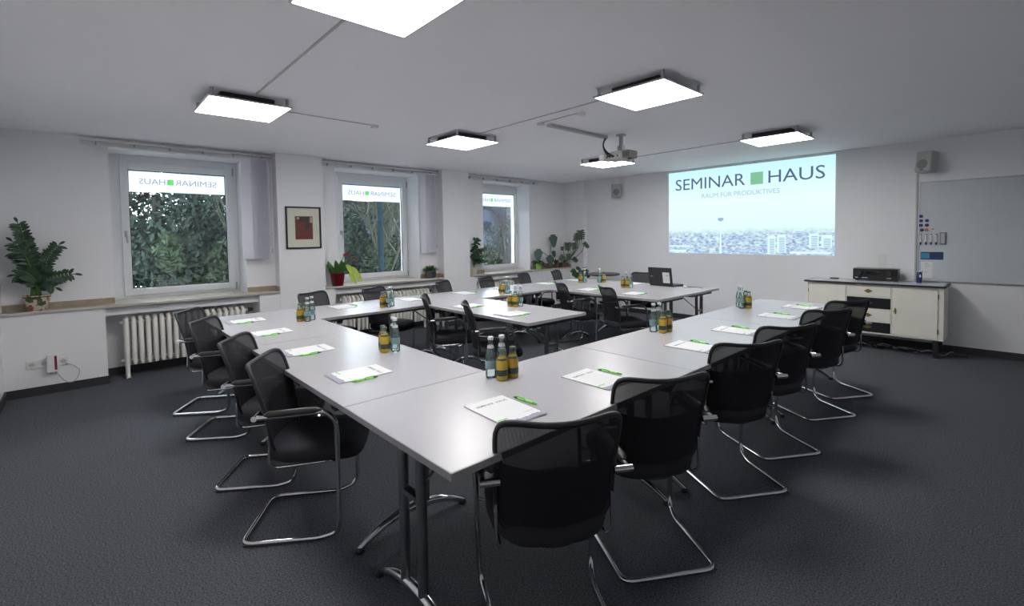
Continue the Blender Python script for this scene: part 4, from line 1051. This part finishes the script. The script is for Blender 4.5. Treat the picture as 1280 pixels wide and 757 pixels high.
# ------------------------------------------------------------------ outside
gz = -3.5
tag(link('ground', MB().box((-60, -30, gz - .2), (-7.6, 60, gz)), 'grassm'), None, None, kind='structure')
def foliage(cx, cy, cz, rx, ry, rz, n, size, seed, holes=0.):
    r = random.Random(seed); m = MB(); vs = []; fs = []
    cl = [(r.gauss(0, .5), r.gauss(0, .5), r.gauss(0, .5), r.uniform(.18, .38)) for _ in range(60)]
    for k in range(n):
        c = cl[k % 60]
        a, b, d = r.gauss(0, 1), r.gauss(0, 1), r.gauss(0, 1); q = math.sqrt(a * a + b * b + d * d) or 1
        q /= r.random() ** .4; p = Vector((cx + rx * (c[0] + c[3] * a / q), cy + ry * (c[1] + c[3] * b / q), cz + rz * (c[2] + c[3] * d / q)))
        u = Vector((r.gauss(0, 1), r.gauss(0, 1), r.gauss(0, 1))).normalized(); w_ = u.orthogonal().normalized(); s_ = size * r.uniform(.6, 1.4)
        o = len(vs); vs += [p - u * s_, p + w_ * s_ * .45, p + u * s_, p - w_ * s_ * .45]; fs.append((o, o + 1, o + 2, o + 3))
    m.add(vs, fs); return m
def branches(m, p, d, L, r, depth, rr):
    if depth == 0 or r < .004: return
    p = Vector(p); d = Vector(d).normalized(); pts = [p]; q = p
    for i in range(4):
        d = (d + Vector((rr.uniform(-.14, .14), rr.uniform(-.14, .14), rr.uniform(-.06, .12)))).normalized(); q = q + d * L / 4; pts.append(q)
    m.tube(pts, [r * (1 - .12 * i) for i in range(5)], 5 if r > .02 else 3, cap=False)
    for k in range(3 if depth > 2 else 4):
        i = rr.choice([2, 3, 4]); nd = (d + Vector((rr.uniform(-.8, .8), rr.uniform(-.8, .8), rr.uniform(-.25, .7)))).normalized()
        branches(m, pts[i], nd, L * rr.uniform(.6, .8), r * rr.uniform(.45, .62), depth - 1, rr)
def evergreen(x, y, h, r, seed, label, mt='evergreen', n=9000):
    t = thing('evergreen_tree', label, 'tree', (x, y, gz), world=True, group='trees outside the windows')
    link('trunk', MB().tube([(x, y, gz), (x, y, gz + h * .8)], [.16, .05], 8), 'bark', t)
    link('foliage', foliage(x, y, gz + h * .52, r * .8, r * .95, h * .36, n * 4, .062, seed), mt, t)
def bare(x, y, h, seed, label, mt='bark', lean=(0, 0, 1), r=.09, L=1.7):
    t = thing('bare_tree', label, 'tree', (x, y, gz), world=True, group='trees outside the windows')
    rr = random.Random(seed); m = MB(); m.tube([(x, y, gz), (x + .05, y + .08, gz + h * .55)], [r * 1.3, r], 8, cap=False); link('trunk', m, mt, t)
    m = MB()
    for k in range(5): branches(m, (x + .05, y + .08, gz + h * (.40 + .04 * k)), Vector(lean) + Vector((rr.uniform(-.5, .5), rr.uniform(-.6, .6), rr.uniform(.1, .8))), L, r * .55, 5, rr)
    link('branches', m, mt, t)
evergreen(-12.6, 1.2, 7.4, 2.3, 1, 'dense dark evergreen outside the leftmost window, left half', n=16000)
evergreen(-12.3, 3.1, 6.4, 2.0, 2, 'dense dark evergreen outside the leftmost window, right half', n=12000)
evergreen(-13.2, -1.6, 7.2, 2.2, 3, 'evergreen left of the leftmost window view')
evergreen(-10.6, 2.1, 4.6, 1.1, 4, 'low ivy-green bush at foot of the leftmost window view', 'hedge', 4500)
evergreen(-13.8, 6.6, 6.0, 2.4, 5, 'green shrub behind branches outside the middle window', n=9000)
evergreen(-11.5, 5.0, 4.9, 1.3, 6, 'low shrub outside the middle window, left part', 'hedge', 5000)
evergreen(-14.5, 12.2, 4.9, 1.9, 7, 'low shrub outside the third window', 'hedge', 5000)
evergreen(-17.5, 9.6, 7.5, 3.0, 8, 'green tree behind middle window branches', n=8000)
evergreen(-18.0, 4.0, 8.5, 3.4, 9, 'tall evergreen farthest behind the leftmost window', n=9000)
bare(-9.9, 2.15, 6.5, 12, 'thin pale leaning branches outside the leftmost window', 'barklight', (0, .4, 1), .05, 1.4)
bare(-11.6, 6.9, 7.5, 13, 'bare brown tree right of lamp post in middle window', 'bark')
bare(-11.0, 5.5, 7.0, 14, 'bare mossy tree left of lamp post in middle window', 'barklight')
bare(-13.5, 8.6, 8.0, 15, 'bare tree between the middle and third window views', 'bark')
bare(-13.0, 11.4, 7.5, 16, 'bare dark tree outside the third window', 'bark')
bare(-15.5, 7.6, 9.0, 17, 'bare mossy tree farther behind the middle window', 'barklight', r=.11, L=2.1)
t = thing('lamp_post', 'teal lamp post seen through the middle window', 'lamp post', (-10.4, 5.28, gz), world=True)
link('pole', MB().tube([(-10.4, 5.28, gz), (-10.4, 5.28, 5.5)], [.075, .06], 14), 'post', t); link('base_collar', MB().lathe([(.12, 0), (.12, .3), (.08, .4)], (-10.4, 5.28, gz), 14), 'post', t)
link('lamp_arm', MB().tube(fillet([(-10.4, 5.28, 5.4), (-10.4, 5.28, 6.0), (-11.6, 5.28, 6.2)], .3), .05, 8), 'post', t); link('lamp_head', MB().box((-12.2, 5.16, 6.13), (-11.5, 5.40, 6.25)), 'alu', t, .03)
t = thing('lamp_post', 'pale blue-grey post at right edge of third window view', 'lamp post', (-9.4, 8.63, gz), world=True)
link('pole', MB().tube([(-9.4, 8.68, gz), (-9.4, 8.68, 5.5)], [.10, .09], 14), 'bldgwhite', t); link('lamp_head', MB().box((-9.9, 8.5, 5.5), (-9.3, 8.76, 5.62)), 'alu', t, .03)
# apartment building behind the third window
t = thing('apartment_building', 'blue-white apartment block with balconies behind third window', 'building', (-34, 30, gz), world=True)
link('walls', MB().box((-40, 22.5, gz), (-34, 40, 5.2)), 'bldg', t); link('roof', MB().box((-40.3, 22.2, 5.2), (-33.7, 40.3, 5.6)), 'bldgwhite', t)
for fl in range(4):
    z = gz + .1 + fl * 2.2
    for k in range(5):
        y = 23.1 + k * 3.3
        w1 = link('window', MB().box((-34.02, y, z + .8), (-33.95, y + 2.0, z + 1.9)), 'bldgdark', t); link('mullion', MB().box((-33.95, y + .95, z + .8), (-33.92, y + 1.05, z + 1.9)), 'bldgwhite', w1)
        if k % 2 == 0: link('balcony', MB().box((-33.98, y - .3, z), (-32.8, y + 2.4, z + .95)).box((-33.98, y - .3, z - .15), (-32.7, y + 2.4, z)), 'bldgwhite', t)
t = thing('terrace_house', 'pale house glimpsed behind bare trees in middle window', 'building', (-30, 16, gz), world=True)
link('walls', MB().box((-34, 11, gz), (-29, 19, 3.2)), 'bldg', t)
link('roof', MB().add([(-28.6, 10.7, 3.2), (-28.6, 19.3, 3.2), (-34.4, 19.3, 3.2), (-34.4, 10.7, 3.2), (-31.5, 10.7, 5.2), (-31.5, 19.3, 5.2)], [(0, 1, 5, 4), (3, 4, 5, 2), (0, 4, 3), (1, 2, 5), (0, 3, 2, 1)]), 'brick', t)
for k in range(3):
    for z in (-1.6, 1.2): link('window', MB().box((-29.02, 12 + k * 2.4, z), (-28.95, 13.2 + k * 2.4, z + 1.3)), 'bldgdark', t)

# ------------------------------------------------------------------ world + camera
wd = bpy.data.worlds.new('overcast_sky'); SC.world = wd; wd.use_nodes = True
N = wd.node_tree.nodes; L = wd.node_tree.links; N.clear()
tc = N.new('ShaderNodeTexCoord'); nz = N.new('ShaderNodeTexNoise'); nz.inputs['Scale'].default_value = 3.; L.new(tc.outputs['Generated'], nz.inputs['Vector'])
cr_ = N.new('ShaderNodeValToRGB'); cr_.color_ramp.elements[0].color = (.68, .80, 1., 1); cr_.color_ramp.elements[1].color = (.92, .96, 1., 1); L.new(nz.outputs['Fac'], cr_.inputs[0])
bg = N.new('ShaderNodeBackground'); bg.inputs[1].default_value = 5.0; L.new(cr_.outputs[0], bg.inputs[0])
o = N.new('ShaderNodeOutputWorld'); L.new(bg.outputs[0], o.inputs[0])

f, cyp, yaw, pitch, roll = 588.7987, 319.03, .8299, -.0400, -.0147
cam = bpy.data.cameras.new('camera'); co = bpy.data.objects.new('camera', cam); COL.objects.link(co); SC.camera = co
cam.sensor_width = 36; cam.lens = 36 * f / 1280; cam.shift_y = -(378.5 - cyp) / 1280; cam.clip_start = .02; cam.clip_end = 300
co.matrix_world = Matrix.Translation((0, 0, 1.4693)) @ Matrix.Rotation(yaw, 4, 'Z') @ Matrix.Rotation(pi / 2 + pitch, 4, 'X') @ Matrix.Rotation(roll, 4, 'Z')
SC.view_settings.view_transform = 'Standard'; SC.view_settings.look = 'None'; SC.view_settings.gamma = 1; SC.view_settings.use_curve_mapping = False
SC.view_settings.exposure = 1.5
SC.cycles.diffuse_bounces = 10; SC.cycles.max_bounces = 14; SC.cycles.transparent_max_bounces = 24
for o in bpy.data.objects:
    if '_w' in o.keys(): del o['_w']
